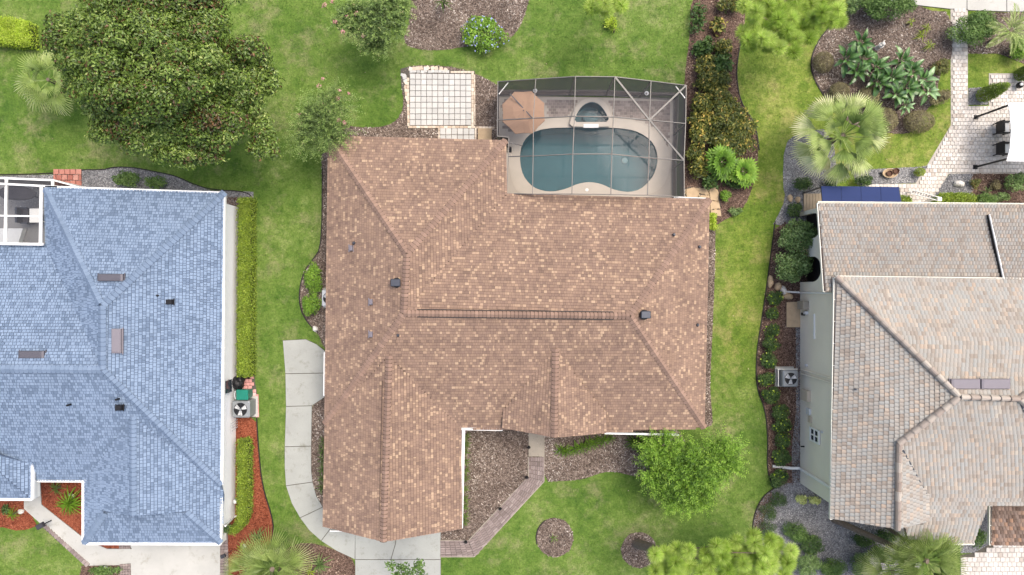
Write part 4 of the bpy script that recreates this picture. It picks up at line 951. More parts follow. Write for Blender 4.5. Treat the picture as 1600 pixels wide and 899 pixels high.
for r in NP:
    for a, b in zip(r, r[1:]): beam(cage, a, b)
for j in range(6):
    for i in range(3):
        if j == 0 and i == 1: beam(cage, NP[1][0], NL2); beam(cage, NL2, NL3); beam(cage, NL3, NP[2][0]); continue
        beam(cage, NP[i][j], NP[i+1][j])
for a, b in ((NP[0][3], NP[1][4]), (NP[0][5], NP[1][4]), (NP[1][4], NP[2][5])): beam(cage, a+Vector((0, 0, .03)), b+Vector((0, 0, .03)), .08, .06)
beam(cage, NP[2][0]+Vector((.05, .7, 0)), W(815, 228, 2.6), .04, .05)
def panel(root, pts, mat='screen'): return MB().add(pts, [tuple(range(len(pts)))]).to('screen_panel', M[mat], root)
dz = Vector((0, 0, .02))
for i in range(3):
    for j in range(5):
        if i == 1 and j == 0: panel(cage, [NP[1][0]-dz, NL2-dz, NL3-dz, NP[2][0]-dz, NP[2][1]-dz, NP[1][1]-dz]); continue
        q = [NP[i][j], NP[i][j+1], NP[i+1][j+1], NP[i+1][j]]; panel(cage, [p-dz for p in q])
def drop(p, z=.05): return Vector((p.x, p.y, z))
per = NP[0]+[NP[1][5], NP[2][5], NP[3][5]]
for a, b in zip(per, per[1:]): panel(cage, [a, b, drop(b), drop(a)])
panel(cage, [NP[0][0], NP[1][0], drop(NP[1][0]), drop(NP[0][0])]); panel(cage, [NP[1][0], NL2, drop(NL2), drop(NP[1][0])]); panel(cage, [NL2, NL3, drop(NL3), drop(NL2)])
for p in per+[NP[1][0], NL2]: MB().bar(drop(p, .05), p, .055, .055).to('post', M['bronze'], cage)
for a, b in zip(per, per[1:]):
    MB().bar(drop(a, .09), drop(b, .09), .05, .06).to('rail', M['bronze'], cage); 
    m0, m1 = drop(a, .95), drop(b, .95); MB().bar(m0, m1, .04, .05).to('rail', M['bronze'], cage)
for i, j in ((0, 0), (0, 5)): 
    s = 1 if j == 0 else -1; MB().bar(NP[0][j]+Vector((s*.05, -.6, -.02)), NP[0][j]+Vector((s*.5, -.03, -.02)), .04, .04).to('brace', M['white'], cage)
for px, py in ((836, 142.3), (1010, 146.4)):
    t = thing('pool_lamp', 'round white floodlight on the upper cage wall, left one above the tan parasol' if px < 900 else 'round white floodlight on the upper cage wall, right one near the paver corner', 'lamp', W(px, py, 1.2), 'round floodlights on the cage wall')
    MB().lathe(W(px, py, 1.2), [(.09, 0), (.115, .05), (.10, .09)], 16).to('bezel', M['white'], t); MB().lathe(W(px, py, 1.295), [(.05, 0), (.04, .01)], 12).to('lens', M['vent_light'], t)
    a = W(px, py, 1.2); b = Vector((a.x, W(px, 134.5, 2.5).y-.1, 1.15)); MB().bar(a, b, .03, .03).to('bracket', M['bronze'], t)
def parasol(px, py, z, r, cloth, label, n=8, rot=.2, tilt=.0):
    c = W(px, py, z); t = thing('parasol', label, 'parasol', (c.x, c.y, .05)); mb = MB(); vs = [(0, 0, .38)]
    for ring, (rr, zz, sc) in enumerate(((.5, .24, 1), (1, .0, 1))):
        for k in range(2*n):
            a = rot+math.pi*k/n; q = rr*r*(1 if k % 2 == 0 else .90); vs.append((q*math.cos(a), q*math.sin(a), zz+(.0 if k % 2 == 0 else .03)))
    m = 2*n; fs = [(0, 1+k, 1+(k+1) % m) for k in range(m)]+[(1+k, 1+m+k, 1+m+(k+1) % m, 1+(k+1) % m) for k in range(m)]
    R = Matrix.Rotation(tilt, 3, 'Y'); V = [c+R@Vector(v) for v in vs]; V += [c+R@Vector((vs[1+m+k][0], vs[1+m+k][1], vs[1+m+k][2]-.08)) for k in range(m)]
    fs += [(1+m+k, 1+2*m+k, 1+2*m+(k+1) % m, 1+m+(k+1) % m) for k in range(m)]
    mb.add(V, fs).to('canopy', cloth, t)
    for k in range(n):
        a = rot+2*math.pi*k/n; MB().bar(c+R@Vector((0, 0, .33)), c+R@Vector((r*.98*math.cos(a), r*.98*math.sin(a), -.03)), .015).to('rib', M['dark_metal'], t)
    mb = MB(); mb.tube([Vector((c.x, c.y, .05)), c+Vector((0, 0, .44))], .025, 8); mb.to('pole', M['dark_metal'], t); MB().lathe((c.x, c.y, .05), [(.28, 0), (.26, .06), (.05, .09)], 16).to('base', M['dark_metal'], t)
    return t
u = parasol(818, 176, 1.95, 1.12, M['tan_cloth'], 'tan parasol open inside the cage at the upper left of the pool', rot=.42)
mb = MB(); mb.bar(W(797, 147, 2.28), W(832, 185, 2.28), .04, .04); mb.to('seam_bar', M['dark_metal'], u)
MB().lathe(W(917, 297, .07), [(.09, 0), (.08, .02)], 14).to('skimmer_lid', M['white']) ; tag(bpy.data.objects['skimmer_lid'], 'small round white skimmer lid in the notch of the pool edge', 'lid')
tag(MB().box(W(792, 234, .06), (.5, .3, .02)).to('deck_drain', M['concrete_dark']), 'narrow grey drain cover on the deck by the inner corner of the roof', 'drain')

# ---------------- air conditioners, bins, lamps ----------------
def ac(px, py, z, w_, d_, label, mat, fan='dark_metal', blades=3, bm='ac_light', ox=0, oy=0):
    c = W(px, py, z); t = thing('air_conditioner', label, 'air conditioner', (c.x, c.y, 0)); mb = MB()
    mb.box((c.x, c.y, z/2+.03), (w_, d_, z-.06), 0, .06); mb.to('case', M[mat], t)
    mb = MB(); mb.box((c.x, c.y, .05), (w_+.2, d_+.2, .06)); mb.to('base_pad', M['concrete_white'], t)
    r = min(w_, d_)*.40; cc = Vector((c.x+ox, c.y+oy, z))
    MB().lathe(cc-Vector((0, 0, .01)), [(r, 0), (r, .015)], 24).to('fan_well', M['black'], t)
    o = [(cc.x+(r+.03)*math.cos(a*math.pi/12), cc.y+(r+.03)*math.sin(a*math.pi/12)) for a in range(24)]; i_ = [(cc.x+r*math.cos(a*math.pi/12), cc.y+r*math.sin(a*math.pi/12)) for a in range(24)]
    MB().ring(o, i_, z, z+.035).to('fan_ring', M[mat], t)
    for k in range(blades):
        a = 6.283*k/blades+.5; d = Vector((math.cos(a), math.sin(a), 0)); x = Vector((-d.y, d.x, 0))
        MB().add([cc+d*.06+x*.05+Vector((0, 0, .012)), cc+d*.06-x*.05+Vector((0, 0, .03)), cc+d*r*.85-x*.13+Vector((0, 0, .035)), cc+d*r*.9+x*.10+Vector((0, 0, .012))], [(0, 1, 2, 3)]).to('fan_blade', M[bm], t)
    mb = MB()
    for k in range(4): rr = r*(k+1)/4.2; mb.tube([cc+Vector((rr*math.cos(a), rr*math.sin(a), .045)) for a in [6.283*q/20 for q in range(21)]], .004, 4)
    for k in range(4): a = math.pi*k/4; mb.bar(cc+Vector((r*math.cos(a), r*math.sin(a), .045)), cc-Vector((r*math.cos(a), r*math.sin(a), -.045)), .008)
    mb.to('grille', M['dark_metal'], t); MB().lathe(cc+Vector((0, 0, .04)), [(.06, 0), (.05, .02)], 10).to('hub', M[mat], t)
    return t
a1 = ac(376, 640, .95, .90, .86, 'grey air conditioner with a black fan beside the white wall of the blue roofed house', 'ac_grey')
a2 = ac(1235.5, 592, .9, .78, .84, 'grey air conditioner standing beside the grey green stucco wall', 'ac_grey')
mb = MB()
for a, b in (((1214.5, 577), (1246, 577)), ((1216, 577), (1216, 603))): mb.bar(W(*a, .55), W(*b, .55), .04, .05)
for p in ((1216, 577), (1216, 603)): mb.bar(W(*p, 0), W(*p, .57), .05)
tag(mb.to('pipe_rail', M['cream']), 'thin cream rail wrapping the corner of the air conditioner by the stucco wall', 'rail')
a3 = ac(514, 466, .8, .75, .85, 'air conditioner half hidden under the left eave of the brown roofed house', 'ac_light')
c = W(379, 617, .9); t = thing('waste_bin', 'teal green plastic bin between the air conditioner and the clipped hedge', 'bin', (c.x, c.y, 0))
mb = MB(); vs = []
for z, k in ((.05, .38), (.92, .5)):
    for i, j in ((-1, -1), (1, -1), (1, 1), (-1, 1)): vs.append((c.x+i*k*.55, c.y+j*k*.48, z))
mb.add(vs, [(3, 2, 1, 0), (4, 5, 6, 7)]+[(i, (i+1) % 4, 4+(i+1) % 4, 4+i) for i in range(4)]); mb.to('body', M['teal'], t)
MB().box((c.x, c.y, .96), (.60, .52, .07), 0, .03).to('lid', M['teal'], t); mb = MB(); mb.tube([(c.x-.33, c.y-.2, .95), (c.x-.38, c.y-.1, .95), (c.x-.38, c.y+.1, .95), (c.x-.33, c.y+.2, .95)], .02, 6); mb.to('handle', M['ac_light'], t)
mb = MB(); mb.blob(W(372, 599, .35), (.3, .38, .35), 3, .12, 12); mb.blob(W(377, 594, .3), (.2, .22, .28), 5, .15, 12); tag(mb.to('rubbish_bag', M['black']), 'black bag slumped between the teal bin and the hedge', 'bag')
def pathlight(px, py, label):
    c = W(px, py); t = thing('path_light', label, 'path light', (c.x, c.y, 0), 'black path lights along the brick walk')
    MB().tube([(c.x, c.y, 0), (c.x, c.y, .36)], .015, 6).to('stake', M['black'], t); MB().lathe((c.x, c.y, .34), [(.09, 0), (.085, .03), (.03, .10)], 12).to('shade', M['black'], t)
for px, py, l in ((826, 697, 'black path light beside the smooth slab at the top of the brick walk'), (823, 743.5, 'black path light at the bend of the brick walk'), (781.5, 792, 'black path light halfway down the slanting brick walk'), (728.5, 843.5, 'black path light at the lower corner of the brick walk by the driveway')): pathlight(px, py, l)
c = W(63, 822, .9); t = thing('mailbox_light', 'dark square lantern beside the pale neighbour walk', 'lantern', (c.x, c.y, 0)); MB().box((c.x, c.y, .9), (.36, .26, .22), .5, .03).to('head', M['dark_cloth'], t); MB().tube([(c.x, c.y, 0), (c.x, c.y, .8)], .03, 8).to('post', M['black'], t)
c = W(350, 868); t = thing('flood_light', 'small dark garden light on the mauve driveway border', 'garden light', (c.x, c.y, 0)); MB().box((c.x, c.y, .12), (.26, .18, .14), .4, .03).to('head', M['dark_cloth'], t); MB().bar((c.x, c.y, .1), (c.x+.45, c.y+.3, .1), .02).to('cable', M['black'], t)

# ---------------- blue house patio cage ----------------
pave('neighbour_patio', [(-30, 296), (86, 296), (86, 384), (-30, 384)], 'patio_grey')
c0 = W(20, 330); cg = thing('patio_cage', 'white framed screen cage over the patio at the corner of the blue roof', 'patio cage', (c0.x, c0.y, 0))
def bb(a, b, w_=.10): return MB().bar(W(*a), W(*b), w_, .08).to('beam', M['white'], cg)
for a, b, w_ in (((-40, 277, 2.5), (84, 282, 2.5), .09), ((84, 282, 2.5), (128, 294, 2.5), .06), ((-40, 285.5, 2.62), (90, 292, 2.62), .09), ((-40, 336.5, 2.75), (66, 338.5, 2.75), .07), ((-40, 380.5, 2.85), (68, 382, 2.85), .12),
                 ((10.5, 278, 2.5), (8.5, 380, 2.85), .12), ((65, 291, 2.62), (63.5, 381, 2.85), .13), ((82.5, 282, 2.5), (82.5, 291, 2.6), .11), ((117.5, 291, 2.5), (117.5, 296, 2.5), .05)): bb(a, b, w_)
panel(cg, WA([(-40, 277, 2.48), (84, 282, 2.48), (84, 292, 2.55), (-40, 286, 2.6)])); panel(cg, WA([(-40, 286, 2.58), (9, 288, 2.58), (8, 381, 2.8), (-40, 381, 2.8)])); panel(cg, WA([(11, 288, 2.58), (65, 291, 2.58), (63, 381, 2.8), (9, 381, 2.8)]))
q = [W(-40, 277, 2.5), W(84, 282, 2.5), W(128, 294, 2.5)]
for a, b in zip(q, q[1:]): panel(cg, [a, b, drop(b), drop(a)])
for p in q[1:2]: MB().bar(drop(p), p, .08).to('post', M['white'], cg)
c = W(25, 302, 1.6); t = thing('patio_parasol', 'closed charcoal parasol canopy under the white patio cage', 'parasol', (c.x, c.y, 0))
mb = MB(); mb.blob(W(27, 302, 1.6), (.95, .38, .16), 8, .06, 16); mb.to('canopy', M['dark_cloth'], t); MB().tube([(c.x, c.y, .05), (c.x, c.y, 1.6)], .03, 8).to('pole', M['black'], t)
c = W(56, 337, .75); t = thing('patio_table', 'square white table under the white patio cage', 'table', (c.x, c.y, 0)); MB().box((c.x, c.y, .74), (.66, .72, .04), 0, .015).to('table_top', M['white'], t)
for i in (-1, 1):
    for j in (-1, 1): MB().bar((c.x+i*.27, c.y+j*.3, .05), (c.x+i*.27, c.y+j*.3, .73), .04).to('leg', M['white'], t)
def chair(px, py, rz, label, frame, seatm, group, sc=1.):
    c = W(px, py, .45); t = thing('chair', label, 'chair', (c.x, c.y, 0), group); R = Matrix.Rotation(rz, 3, 'Z'); w_ = .6*sc
    def bx(nm, cc, d, mat): 
        mb = MB(); mb.box(Vector((0, 0, 0)), d); mb.v = [tuple(Vector((c.x, c.y, 0))+R@(Vector(v)+Vector(cc))) for v in mb.v]; return mb.to(nm, mat, t)
    bx('seat', (0, 0, .40), (.58*sc, w_, .10), frame); bx('cushion', (.02, 0, .49), (.44*sc, .46*sc, .10), seatm); bx('backrest', (-.30*sc, 0, .68), (.09, w_, .55), frame)
    for s in (-1, 1): bx('armrest', (0, s*.29*sc, .63), (.6*sc, .07, .06), frame)
    for i in (-1, 1):
        for j in (-1, 1): bx('leg', (i*.25*sc, j*.27*sc, .2), (.05, .05, .38), frame)
chair(41, 331, 0, 'dark slatted patio chair tucked against the upper half of the white table', M['dark_metal'], M['dark_cloth'], 'patio chairs under the white cage', .6)
chair(41, 344, 0, 'dark slatted patio chair tucked against the lower half of the white table', M['dark_metal'], M['dark_cloth'], 'patio chairs under the white cage', .6)
mb = MB(); mb.prism(xy([(-20, 358), (43, 358), (36, 381), (-20, 383)]), .05, .35); t = tag(mb.to('hot_tub', M['ac_light']), 'pale grey curved tub in the lower corner of the white patio cage', 'tub')

# ---------------- right terrace furniture ----------------
c = W(1640, 205, 2.4); t = thing('canopy_tent', 'white fabric canopy on dark posts over the pale paver terrace', 'canopy', (c.x, c.y, 0))
q = [(1575, 161), (1578, 175), (1580, 205), (1578, 232), (1573, 252), (1700, 254), (1700, 158)]
MB().prism(xy(q, 2.42), 2.38, 2.42).to('canopy', M['white_cloth'], t)
for a, b in (((1575, 165), 2.4), ((1573.5, 248.5), 2.4)):
    p = W(a[0], a[1], 2.38); MB().bar(Vector((p.x, p.y, .05)), p, .08).to('post', M['black'], t); MB().box((p.x, p.y, .07), (.22, .22, .05)).to('foot', M['black'], t)
for py, l in ((200, 'black armchair with white cushion by the terrace canopy, the upper one'), (233, 'black armchair with white cushion by the terrace canopy, the lower one')): chair(1567.5, py, 0, l, M['black'], M['white_cloth'], 'black armchairs under the white canopy')
c = W(1597, 132, .5); t = thing('garden_ornament', 'black and white round ornament on the terrace near the canopy', 'ornament', (c.x, c.y, 0)); MB().blob((c.x, c.y, .35), (.17, .17, .2), 1, .02, 14).to('ball', M['black'], t); MB().lathe((c.x-.04, c.y, .5), [(.08, 0), (.07, .06)], 12).to('cap', M['white'], t)
c = W(1345, 304, 2.6); t = thing('awning', 'blue fabric awning along the upper edge of the tile roofed house', 'awning', (c.x, c.y, 0))
AP = [(1283, 291), (1314, 291.3), (1345, 291.6), (1376, 292), (1404, 292.5)]; BP = [(1285, 317), (1315, 317.3), (1346, 317.5), (1377, 317.8), (1408, 318)]
for i in range(4):
    a, b, c_, d = W(*AP[i], 2.45), W(*AP[i+1], 2.45), W(*BP[i+1], 2.85), W(*BP[i], 2.85); dn = Vector((0, 0, -.05))
    sh = Vector((.008, 0, 0)); q = [a+sh, b-sh, c_-sh, d+sh]; vs = [p+dn for p in q]+q; MB().add(vs, [(0, 1, 2, 3), (7, 6, 5, 4), (0, 4, 5, 1), (1, 5, 6, 2), (2, 6, 7, 3), (3, 7, 4, 0)]).to('cloth_panel', M['blue_cloth'], t)
for i in range(5): MB().bar(W(*AP[i], 2.4), W(*BP[i], 2.8), .04, .05).to('rib', M['dark_metal'], t)
for p in ((1286, 292), (1402, 293)): q = W(*p, 2.4); MB().bar(Vector((q.x, q.y, .03)), q, .05).to('post', M['dark_metal'], t)
c = W(1450, 306); t = thing('ladder', 'pale folding ladder lying beside the tile roof edge', 'ladder', (c.x, c.y, 0))
a, b = W(1424, 300, .5), W(1466, 311, 1.3); d = (b-a).normalized(); x = Vector((d.y, -d.x, 0)).normalized()*.09
for s in (-1, 1): MB().bar(a+x*s, b+x*s, .035, .07).to('rail', M['white'], t)
for k in range(10): p = a+(b-a)*(k+.5)/10; MB().bar(p-x, p+x, .03, .03).to('rung', M['dark_metal'], t)
MB().bar(b-Vector((0, 0, 1.25)), b, .05).to('leg', M['white'], t); MB().bar(a-Vector((0, 0, .45)), a, .05).to('leg', M['white'], t); MB().box(b+d*.05, (.2, .2, .1)).to('end_cap', M['cream'], t)
def rock(px, py, r, h, label, mat='rock', nm='rock', sd=1):
    c = W(px, py); return tag(MB().blob((c.x, c.y, h*.3), (r[0]/30, r[1]/30, h), sd, .12, 14).to(nm, M[mat]), label, 'rock')
rock(1496.5, 288, (8, 5.5), .25, 'smooth white rock on the dark gravel below the terrace', sd=4)
rock(1203, 440, (5, 9), .2, 'tall pale boulder, leftmost of the stones by the downspout', 'stone', sd=5); rock(1215, 448, (5.5, 6.5), .2, 'pale boulder in the middle of the stones by the downspout', 'stone', sd=6); rock(1223, 454, (5, 7), .22, 'grey boulder next to the end of the downspout', 'rock', sd=7); rock(1230, 463, (8, 5.5), .2, 'tan boulder just below the downspout pipe', 'stone', sd=8)
rock(1234, 310, (4.5, 5.5), .12, 'flat pale stepping stone left of the timber landing', 'stone', sd=9); rock(1246, 312, (4.5, 4.5), .12, 'flat pale stepping stone touching the timber landing', 'stone', sd=10)
rock(112, 775, (5, 4), .12, 'small pale rock among the plants in the red mulch courtyard', sd=3); rock(34, 799, (5, 3.5), .15, 'small pale rock by the bush at the lower left walk', sd=12); rock(493, 514, (4, 5), .15, 'white stone by the start of the curved concrete walk', sd=21); rock(155, 893, (7, 4), .15, 'pale rock at the lower edge beside the neighbour driveway', sd=13); rock(166, 887, (4, 3), .12, 'little white rock at the edge of the neighbour driveway planting', sd=14)
rock(382, 853, (3.5, 3.5), .15, 'small white rock next to a tuft in the red mulch', sd=15); rock(1120, 53, (8, 5), .2, 'dark lump of stone in the brown bed right of the rear lawn', 'terracotta', sd=16); rock(1126, 48, (4, 5), .2, 'smaller dark stone in the brown bed right of the rear lawn', 'terracotta', sd=17)
c = W(1380, 69, .6); t = thing('garden_statue', 'small white figure statue in the upper right bed', 'statue', (c.x, c.y, 0)); MB().lathe((c.x, c.y, 0), [(.16, 0), (.12, .1), (.10, .3), (.15, .42), (.05, .5)], 12).to('base', M['rock'], t)
mb = MB(); mb.blob((c.x, c.y, .58), (.11, .11, .14), 1, .05, 10); mb.tube([(c.x, c.y, .5), (c.x-.2, c.y-.1, .66)], [.06, .03], 6); mb.tube([(c.x, c.y, .5), (c.x+.08, c.y+.2, .6)], [.06, .03], 6); mb.to('body', M['rock'], t)
c = W(1390, 271); t = thing('planter_bowl', 'pale stone bowl holding two dark pots on the gravel strip', 'planter', (c.x, c.y, 0)); MB().lathe((c.x-.1, c.y-.03, 0), [(.2, 0), (.36, .25), (.3, .26), (.25, .2)], 16, 1.1, .7).to('bowl', M['stone'], t)
for dx, dy in ((-.16, -.05), (.18, .07)): MB().lathe((c.x+dx, c.y+dy, .15), [(.12, 0), (.16, .18), (.13, .19), (.1, .12)], 14).to('pot', M['terracotta'], t)
MB().blob((c.x-.5, c.y, .12), (.1, .05, .08), 4, .1, 8).to('figurine', M['dark_cloth'], t)
for px, py, l in ((728, 772, 'white path marker'),): pass

# ---------------- plants ----------------
def bez(a, b, sag, n=5):
    a, b = Vector(a), Vector(b); return [a.lerp(b, i/n)+Vector((0, 0, sag*math.sin(math.pi*i/n))) for i in range(n+1)]
def sprays(c, R, nt_, tl, nl, Ln, asp=.4, droop=.3, low=-.05):
    """leafy twigs that leave the crown in all directions"""
    c = np.array(c); u = norm(rng.normal(size=(nt_, 3))); m = u[:, 2] < low; u[m, 2] *= -1
    S0 = c+u*np.array(R)*rng.uniform(.25, .85, (nt_, 1)); D = norm(u+.45*rng.normal(size=(nt_, 3))+np.array([0, 0, .15])); tl_ = tl*rng.uniform(.6, 1.3, nt_); parts = []; tb_ = rng.normal(size=nt_)*.1
    for k in range(nl):
        s = (k+.5)/nl; P = S0+D*(tl_*s)[:, None]; P[:, 2] -= droop*s*s*tl_; sd = 1 if k % 2 else -1
        Sd = norm(np.cross(D, np.array([0, 0, 1.])+.3*rng.normal(size=(nt_, 3))))*sd; Y = norm(D*.8+Sd+.25*rng.normal(size=(nt_, 3))); N = norm(np.array([0, 0, 1.])+.4*rng.normal(size=(nt_, 3))); X = norm(np.cross(Y, N)); Z = np.cross(X, Y); l = Ln*(1-.35*s)*rng.uniform(.75, 1.25, nt_)
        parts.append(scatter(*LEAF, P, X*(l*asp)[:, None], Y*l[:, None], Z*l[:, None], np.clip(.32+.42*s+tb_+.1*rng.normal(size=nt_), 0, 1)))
    return join(parts)
def tree(name, label, cat, crown_px, z, R, leaf, n, Ln, k, rb, base_px=None, bark='bark', tr=.22, extra=[], flowers=None, fl_px=(), asp=.5, shell=.55, limbs=9, group=None, low=-.1, tv=.2, spr=None):
    c = W(*crown_px, z); b = W(*base_px) if base_px else Vector((c.x, c.y, 0)); root = thing(name, label, cat, (b.x, b.y, 0), group)
    bl = crownblobs(c, R, k, rb, low)
    for ex in extra: bl += crownblobs(W(ex[0], ex[1], ex[2]), ex[3], ex[4], ex[5], low)
    V, Fc, T = leafcloud(bl, n, Ln, asp, shell=shell, tv=tv)
    if spr:
        ps_ = [(V, Fc, T*.3)]; vols = [(c, R, 1.)]+[(W(q[0], q[1], q[2]), q[3], .5) for q in extra]  # inner leaves tinted darker: crown shade put into their colour
        for cc, rr, k_ in vols: ps_.append(sprays(cc, np.array(rr)*.85, int(spr[0]*k_), spr[1], 14, spr[2], spr[3]))
        V, Fc, T = join(ps_)
    obj('crown', V, Fc, L[leaf], root, tint=T)
    mb = MB(); fork = b.lerp(Vector((c.x, c.y, 0)), .5)+Vector((0, 0, max(.4, (z-R[2]*.6)*.8))); mb.tube([Vector((b.x, b.y, -.1)), b.lerp(fork, .5), fork], [tr*1.3, tr, tr*.85], 10); mb.to('trunk', M[bark], root)
    for i in range(limbs):
        q = bl[i % len(bl)]; e = Vector(q[:3]); m = fork.lerp(e, .5)+Vector((0, 0, -.1)); MB().tube([fork, m, e], [tr*.5, tr*.3, tr*.08], 6).to('limb', M[bark], root)
    if flowers:
        for i, (px, py, r) in enumerate(fl_px):
            f = W(px, py, z+R[2]*.3); v, fc, t_ = leafcloud([[f.x, f.y, f.z, r, r, r*.7]], int(14+130*r), .06, .9, shell=.5); obj('blossom', v, fc, L[flowers], root, tint=t_)
            MB().tube([f-Vector((0, 0, .5)), f], .012, 4).to('flower_stem', M['bark_brown'], root)
    return root
tree('magnolia_tree', 'huge dark glossy magnolia tree filling the upper left lawn', 'tree', (255, 110), 6.0, (4.6, 2.9, 2.6), 'magnolia', 82000, .155, 90, .17, (262, 130), tr=.32, limbs=14, shell=.5,
     extra=[(120, 60, 5.6, (1.4, 1.6, 1.5), 12, .35), (250, 20, 5.8, (4.2, 1.5, 1.8), 26, .28), (345, 190, 5.2, (2.3, 1.5, 1.5), 16, .32), (190, 195, 5, (2.0, 1.0, 1.2), 12, .35), (300, 240, 4.6, (2.0, .9, .9), 12, .35), (240, 205, 5, (2.4, 1.2, 1.2), 14, .3), (150, 140, 5.2, (1.4, 1.4, 1.2), 12, .35), (400, 115, 5.2, (1.2, 1.8, 1.2), 12, .35), (415, 225, 4.6, (.9, .9, .8), 8, .35), (410, 200, 4.8, (.8, .7, .8), 6, .4)])
tree('crepe_myrtle', 'loose crepe myrtle with a few pink blossoms at the top edge', 'tree', (598, 32), 3.2, (1.5, 1.35, 1.0), 'crepe', 4500, .11, 34, .3, (606, 40), 'bark', .08, extra=[(552, 30, 3.0, (1.0, 1.0, .7), 14, .26), (615, 5, 3.2, (1, .8, .8), 10, .3), (588, 70, 2.6, (.7, .25, .4), 5, .35)], flowers='flower_pink',
     fl_px=((524, 34, .12), (535, 50, .11), (507, 9, .13), (519, 2, .1), (567, 56, .09), (542, 26, .1), (556, 22, .12)), shell=.9, tv=.25, spr=(300, .6, .13, .5))
tree('crepe_myrtle', 'feathery crepe myrtle with coral blossoms at the upper left corner of the brown roof', 'tree', (502, 190), 3.4, (1.15, 1.15, .9), 'crepe', 3200, .11, 30, .28, (508, 190), 'bark', .07, extra=[(515, 165, 3.2, (1.1, .8, .6), 12, .2), (485, 215, 3, (.9, .9, .6), 10, .25), (522, 205, 3, (.9, .7, .5), 10, .22)], flowers='flower_pink',
     fl_px=((499, 135, .13), (508, 165, .15), (528, 154, .11), (504, 124, .08), (468, 181, .1), (528, 188, .12), (538, 192, .1), (545, 146, .06), (530, 141, .06)), shell=.9, asp=.32, tv=.28, spr=(230, .95, .14, .34))
tree('ornamental_tree', 'bright green bushy tree at the lower right corner of the brown roof', 'tree', (1078, 735), 2.7, (1.9, 1.75, 1.2), 'bright', 6000, .12, 60, .2, (1092, 742), 'bark', .09, extra=[(1035, 700, 2.5, (1.1, .9, .7), 16, .25), (1125, 715, 2.5, (1.1, 1.3, .8), 16, .25), (1070, 775, 2.3, (1.6, .8, .6), 18, .25), (1030, 740, 2.3, (.9, 1.0, .6), 12, .25)], shell=.9, asp=.34, tv=.3, spr=(430, .75, .16, .36))
tree('young_tree', 'small open branched tree at the bottom edge over the driveway', 'tree', (640, 893), 3.0, (1.05, .5, .6), 'mid', 650, .15, 14, .28, (636, 915), 'bark_brown', .05, shell=.9, asp=.45, extra=[(655, 882, 3.1, (.4, .35, .3), 5, .4), (613, 884, 3.0, (.35, .3, .3), 5, .4)])
def pine(label, items, base, z, tr=.16):
    b = W(*base); root = thing('pine_tree', label, 'tree', (b.x, b.y, 0)); parts = []; cs = []
    for px, py, rx, ry, k in items:
        for _ in range(k*3):
            a = random.random()*6.283; q = math.sqrt(random.random()); zz = z+random.uniform(-.8, .9)*(1.15-q); cc = W(px+rx*q*math.cos(a), py+ry*q*math.sin(a), zz)
            if all((cc-o_).length > .52 for o_ in cs): cs.append(cc)
    top = Vector((W(items[0][0], items[0][1], z).x, W(items[0][0], items[0][1], z).y, z-.9))
    MB().tube([Vector((b.x, b.y, -.1)), b.lerp(top, .5), top], [tr*1.2, tr, tr*.6], 10).to('trunk', M['bark'], root)
    for c in cs:
        n = 900; u = norm(rng.normal(size=(n, 3))*np.array([1, 1, .55])+np.array([0, 0, .3])); ln = rng.uniform(.26, .44, n)
        P = np.array(c)+u*.05; up = np.array([0, 0, 1.])-u*u[:, 2:3]; Z = norm(up+.35*rng.normal(size=(n, 3))); X = norm(np.cross(u, Z))
        parts.append(scatter(*BLADE, P, X*.030, u*ln[:, None], Z, np.clip(.45+.3*u[:, 2]+.24*rng.normal(size=n)+random.gauss(0, .11), 0, 1)))  # shading in the tint: upward needles lighter, low ones darker
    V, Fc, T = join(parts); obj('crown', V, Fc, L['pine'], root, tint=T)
    mb = MB()
    for c in cs[::3]: mb.tube([top.lerp(c, .1)-Vector((0, 0, .2)), top.lerp(c, .6)-Vector((0, 0, .15)), c], [.05, .035, .015], 5)
    mb.to('branches', M['bark'], root)
pine('yellow green pine reaching in over the lower right lawn', [(1060, 878, 52, 30, 50), (1190, 872, 56, 36, 66), (1130, 880, 50, 30, 40), (1185, 845, 30, 18, 16), (1125, 858, 22, 12, 9)], (994, 850), 4.4, .22)
pine('yellow green pine at the top edge right of the pool garden', [(1235, 30, 68, 34, 70), (1190, 60, 36, 20, 22), (1290, 15, 32, 26, 20), (1225, 75, 22, 10, 6), (1180, 20, 22, 24, 12)], (1235, -20), 4.6)
pine('tuft of pine branches poking in at the top edge above the rear lawn', [(945, 4, 34, 14, 16), (925, 8, 14, 10, 5)], (945, -40), 4.0)

